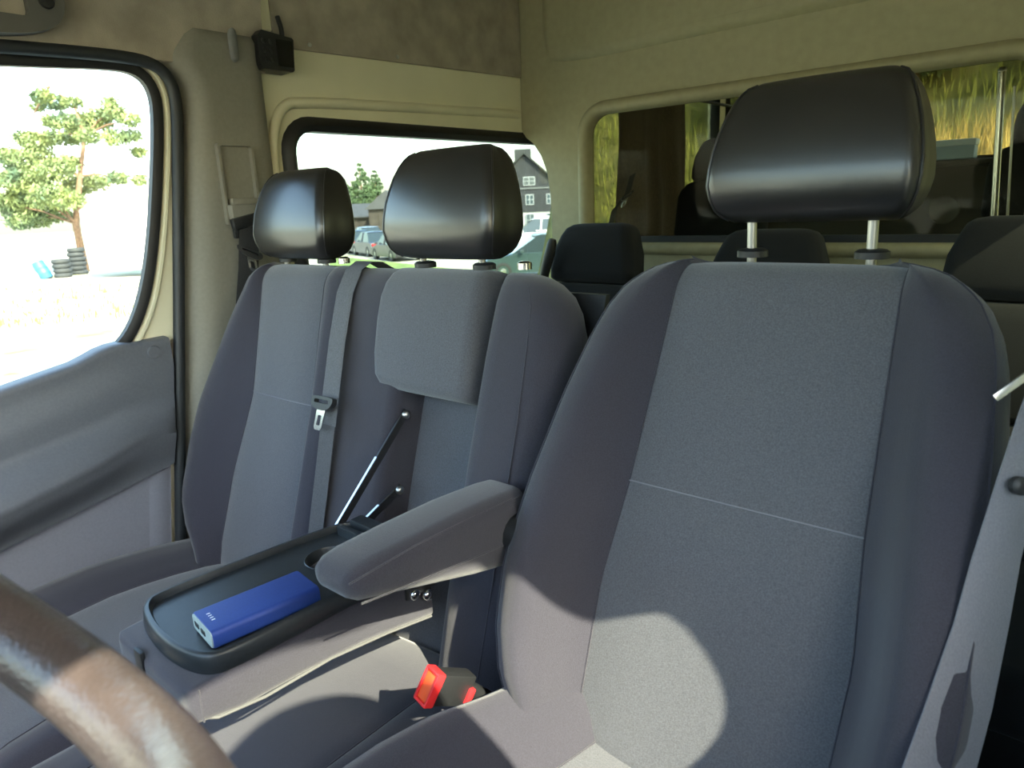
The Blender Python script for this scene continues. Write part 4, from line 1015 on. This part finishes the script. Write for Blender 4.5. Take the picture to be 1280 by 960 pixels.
# sheds
wood = mat('shed_wood', (0.05, 0.042, 0.034), 0.9, 0.2, 3); roofm = mat('shed_roof', (0.06, 0.062, 0.065), 0.7, 0.15, 2)
def shed(u, Z, w, h, lab, gable):
    b = at_ground(u, Z=Z); s = thing('shed', b, lab, 'shed')
    obj('walls', loc_box(b, -w/2, w/2, 0, 3, 0, h, 0.01), wood, s, smooth=False)
    def q(a, c, z): return b+rt*a+fw*c+Vector((0, 0, z))
    if gable: rf = [q(-w/2-.3, -.3, h-.1), q(0, -.3, h+1.5), q(w/2+.3, -.3, h-.1), q(-w/2-.3, 3.3, h-.1), q(0, 3.3, h+1.5), q(w/2+.3, 3.3, h-.1)]; fc = [(0, 1, 2), (5, 4, 3), (0, 3, 4, 1), (1, 4, 5, 2), (0, 2, 5, 3)]
    else: rf = [q(-w/2-.3, -.4, h-.1), q(w/2+.3, -.4, h-.1), q(w/2+.3, 3.3, h+1.1), q(-w/2-.3, 3.3, h+1.1), q(-w/2-.3, -.4, h), q(w/2+.3, -.4, h), q(w/2+.3, 3.3, h+1.2), q(-w/2-.3, 3.3, h+1.2)]; fc = [(3, 2, 1, 0), (4, 5, 6, 7), (0, 1, 5, 4), (1, 2, 6, 5), (2, 3, 7, 6), (3, 0, 4, 7)]
    obj('roof', (rf, fc), roofm, s, smooth=False)
    for k in range(4):
        xx = -w/2+w*(k+0.5)/4; obj('door_board', loc_box(b, xx-w/9, xx+w/9, -0.05, 0.02, 0.1, h*0.8, 0.01), wood, s, smooth=False)
    return s
shed(447, 66, 4.6, 2.2, 'low wooden shed with a lean-to roof behind the parked cars', False)
shed(484, 62, 3.4, 2.9, 'gabled wooden shed next to the low lean-to shed', True)
# house
def house():
    Z = 80; b = at_ground(657, Z=Z); u_m = Z/FPX
    def q(a, c, z): return b+rt*a+fw*c+Vector((0, 0, z))
    def zpix(v, u=664): return (AD(u, v, Z)-b).z
    h = thing('house', b, 'three-storey house with dark slate gable and white ground floor', 'house')
    w = 4.1; z1 = zpix(265); z2 = zpix(235); z3 = zpix(196)
    slate = mat('slate_cladding', (0.018, 0.021, 0.024), 0.8, 0.2, 1.5); slr = mat('slate_roof', (0.020, 0.024, 0.022), 0.8, 0.25, 2)
    wb = lambda x0, x1, y0, y1, z0, z1_: loc_box(b, x0, x1, y0, y1, z0, z1_, 0.0)
    obj('ground_floor_wall', wb(-w, w, 0, 9, 0, z1), mat('house_white', (0.35, 0.36, 0.35), 0.8), h, smooth=False)
    obj('upper_wall', wb(-w-.1, w+.1, -0.1, 9.1, z1, z2), slate, h, smooth=False)
    g = [q(-w-.1, -.1, z2), q(w+.1, -.1, z2), q(0.4, -.1, z3), q(-0.4, -.1, z3), q(-w-.1, 9.1, z2), q(w+.1, 9.1, z2), q(0.4, 9.1, z3), q(-0.4, 9.1, z3)]
    obj('gable', (g, [(0, 1, 2, 3), (7, 6, 5, 4), (0, 3, 7, 4), (1, 5, 6, 2), (3, 2, 6, 7), (0, 4, 5, 1)]), slate, h, smooth=False)
    for s in (-1, 1):
        r = [q(s*(w+.5), -.5, z2-.35), q(0, -.5, z3+.25), q(0, 9.4, z3+.25), q(s*(w+.5), 9.4, z2-.35)]; r2 = [p+Vector((0, 0, 0.22)) for p in r]
        obj('roof_slope', (r+r2, [(0, 1, 2, 3), (4, 5, 6, 7), (0, 1, 5, 4), (1, 2, 6, 5), (2, 3, 7, 6), (3, 0, 4, 7)]), slr, h, smooth=False)
    obj('eaves_board', wb(-w-.15, w+.15, -.2, -.1, z2-.12, z2+.05), mat('board_white', (0.10, 0.11, 0.11), 0.7), h, smooth=False)
    obj('chimney', wb(-1.0, 0.9, 1.5, 2.6, z3-.8, z3+0.9), mat('chimney_grey', (0.03, 0.034, 0.034), 0.8), h, smooth=False)
    wf = mat('window_white', (0.30, 0.32, 0.33), 0.6); pane = mat('pane_dark', (0.05, 0.07, 0.08), 0.1, spec=0.8)
    for a, v0, v1, hw in ((0.5, 244, 255, .40), (2.9, 244, 255, .40), (0.5, 268, 282, .42), (2.9, 268, 282, .42), (0.5, 222, 231, .6), (-2.4, 244, 255, .40)):
        za, zb2 = zpix(v1), zpix(v0)
        f = obj('window', wb(a-hw-.08, a+hw+.08, -.20, -.08, za-.08, zb2+.08), wf, h, smooth=False)
        for sgn in (-1, 1):
            for zz0, zz1 in ((za, (za+zb2)/2-.03), ((za+zb2)/2+.03, zb2)):
                obj('pane', wb(a+(0.04 if sgn > 0 else -hw), a+(hw if sgn > 0 else -0.04), -.22, -.18, zz0, zz1), pane, f, smooth=False)
house()
# parked cars
def car(p, heading, col, lab, name='parked_car', L=4.3, H=1.48, W=1.74, estate=False, glassm=None):
    c = thing(name, p, lab, 'car', 'cars on the parking area')
    hx = Vector((math.cos(heading), math.sin(heading), 0)); hy = Vector((-hx.y, hx.x, 0))
    def q(l, w, z): return p+hx*l+hy*w+Vector((0, 0, z))
    paint = mat('paint_%d' % int(col[0]*1000+col[1]*100+col[2]*10000), col, 0.25, coat=0.5)
    belt = H*0.60
    prof = [(-L/2, .35), (-L/2-.02, .55), (-L/2+.05, belt-.05), (-L/2+.25, belt+.02), (L*0.20, belt), (L/2-.25, belt-.18), (L/2-.02, .55), (L/2, .35), (L/2-.1, .22), (-L/2+.1, .22)]
    rings = [[q(l*(1-.02*abs(s)), s*W/2*(1 if abs(s) < .95 else .99), z-(0.04 if abs(s) > .9 and z > .5 else 0)) for l, z in prof] for s in (-1, -.9, -.5, 0, .5, .9, 1)]
    obj('body', loft(rings), paint, c, angle=35)
    back = -L/2+.12 if estate else -L/2+.55
    def cab(s, z0, z1, i0, i1):
        return [q(back-.02, s*W/2*.96, z0), q(back+.28 if estate else back+.55, s*W/2*.78, z1), q(L*0.02, s*W/2*.80, z1), q(L*0.24, s*W/2*.94, z0)]
    obj('cabin_glass', loft([cab(s, belt-.03, H-.04, 0, 0) for s in (-1, -.5, 0, .5, 1)]), mat('car_glass', (0.03, 0.045, 0.05), 0.08, spec=0.9), c, angle=30)
    obj('roof', loft([[q(back+(.22 if estate else .5), s*W/2*.78, H-.05), q(back+(.3 if estate else .62), s*W/2*.76, H+.01-.03*abs(s)), q(L*0.0, s*W/2*.76, H+.01-.03*abs(s)), q(L*0.05, s*W/2*.8, H-.07)] for s in (-1, -.5, 0, .5, 1)]), paint, c, angle=40)
    for s in (-1, 1):
        for l0, l1 in ((back+.06, back+.40), (-L*0.02, L*0.02 if False else .02), (L*0.06, L*0.225)):
            pass
        obj('window_pillar', tube([q(-L*0.06, s*W/2*.96, belt-.02), q(-L*0.08, s*W/2*.80, H-.05)], 0.05, 6), paint, c)
        for l in (-L*0.31, L*0.32):
            wh = obj('wheel', lathe(q(l, s*(W/2-.20), .32), hy*s, [(0.05, 0), (0.32, 0.0), (0.325, 0.1), (0.31, 0.2), (0.22, 0.21), (0.2, 0.19), (0.0, 0.18)], 22), rubber, c)
            obj('wheel_rim', lathe(q(l, s*(W/2-.02), .32), hy*s, [(0.21, -0.01), (0.20, 0.012), (0.17, 0.0), (0.06, 0.02), (0.0, 0.025)], 22), steel, wh)
        obj('rear_light', obox(q(-L/2+.02, s*W*.39, belt-.18), hx, hy, (0, 0, 1), 0.06, 0.13, 0.09, 0.02), mat('tail_red', (0.45, 0.02, 0.02), 0.25), c)
        obj('side_mirror', obox(q(L*0.17, s*(W/2+.08), belt+.05), hx, hy, (0, 0, 1), 0.06, 0.09, 0.06, 0.02), paint, c)
        if estate: obj('roof_rail', tube([q(-L*0.36, s*W*.36, H+.05), q(0, s*W*.36, H+.06)], 0.03, 6), steel, c)
    obj('bumper', obox(q(-L/2, 0, .42), hx, hy, (0, 0, 1), 0.07, W*.46, 0.10, 0.03), paint, c)
    obj('number_plate', obox(q(-L/2-.05, 0, .66), hx, hy, (0, 0, 1), 0.02, 0.26, 0.055), mat('plate_white', (0.75, 0.75, 0.72), 0.5), c)
    return c
hd = math.atan2(fw.y, fw.x)
car(at_ground(438, Z=47), hd+0.5, (0.03, 0.055, 0.10), 'dark blue car at the end of the row beside the passenger headrest')
car(at_ground(463, Z=43), hd+0.5, (0.04, 0.05, 0.075), 'slate blue car between two others in the parked row')
car(at_ground(492, Z=38.5), hd+0.5, (0.045, 0.045, 0.055), 'dark grey car partly behind the middle bench headrest')
car(at_ground(455, Z=56), hd+0.5, (0.25, 0.32, 0.42), 'light blue car behind the front row of parked cars')
car(at_ground(672, Z=26.5), math.atan2(-rt.y, -rt.x)+0.10, (0.035, 0.06, 0.06), 'dark green estate car with roof rails below the house', L=4.7, H=1.62, W=1.85, estate=True)
car(at_ground(668, Z=40), math.atan2(-rt.y, -rt.x), (0.7, 0.72, 0.72), 'white car behind the green estate car', L=4.5, H=1.9, estate=True)
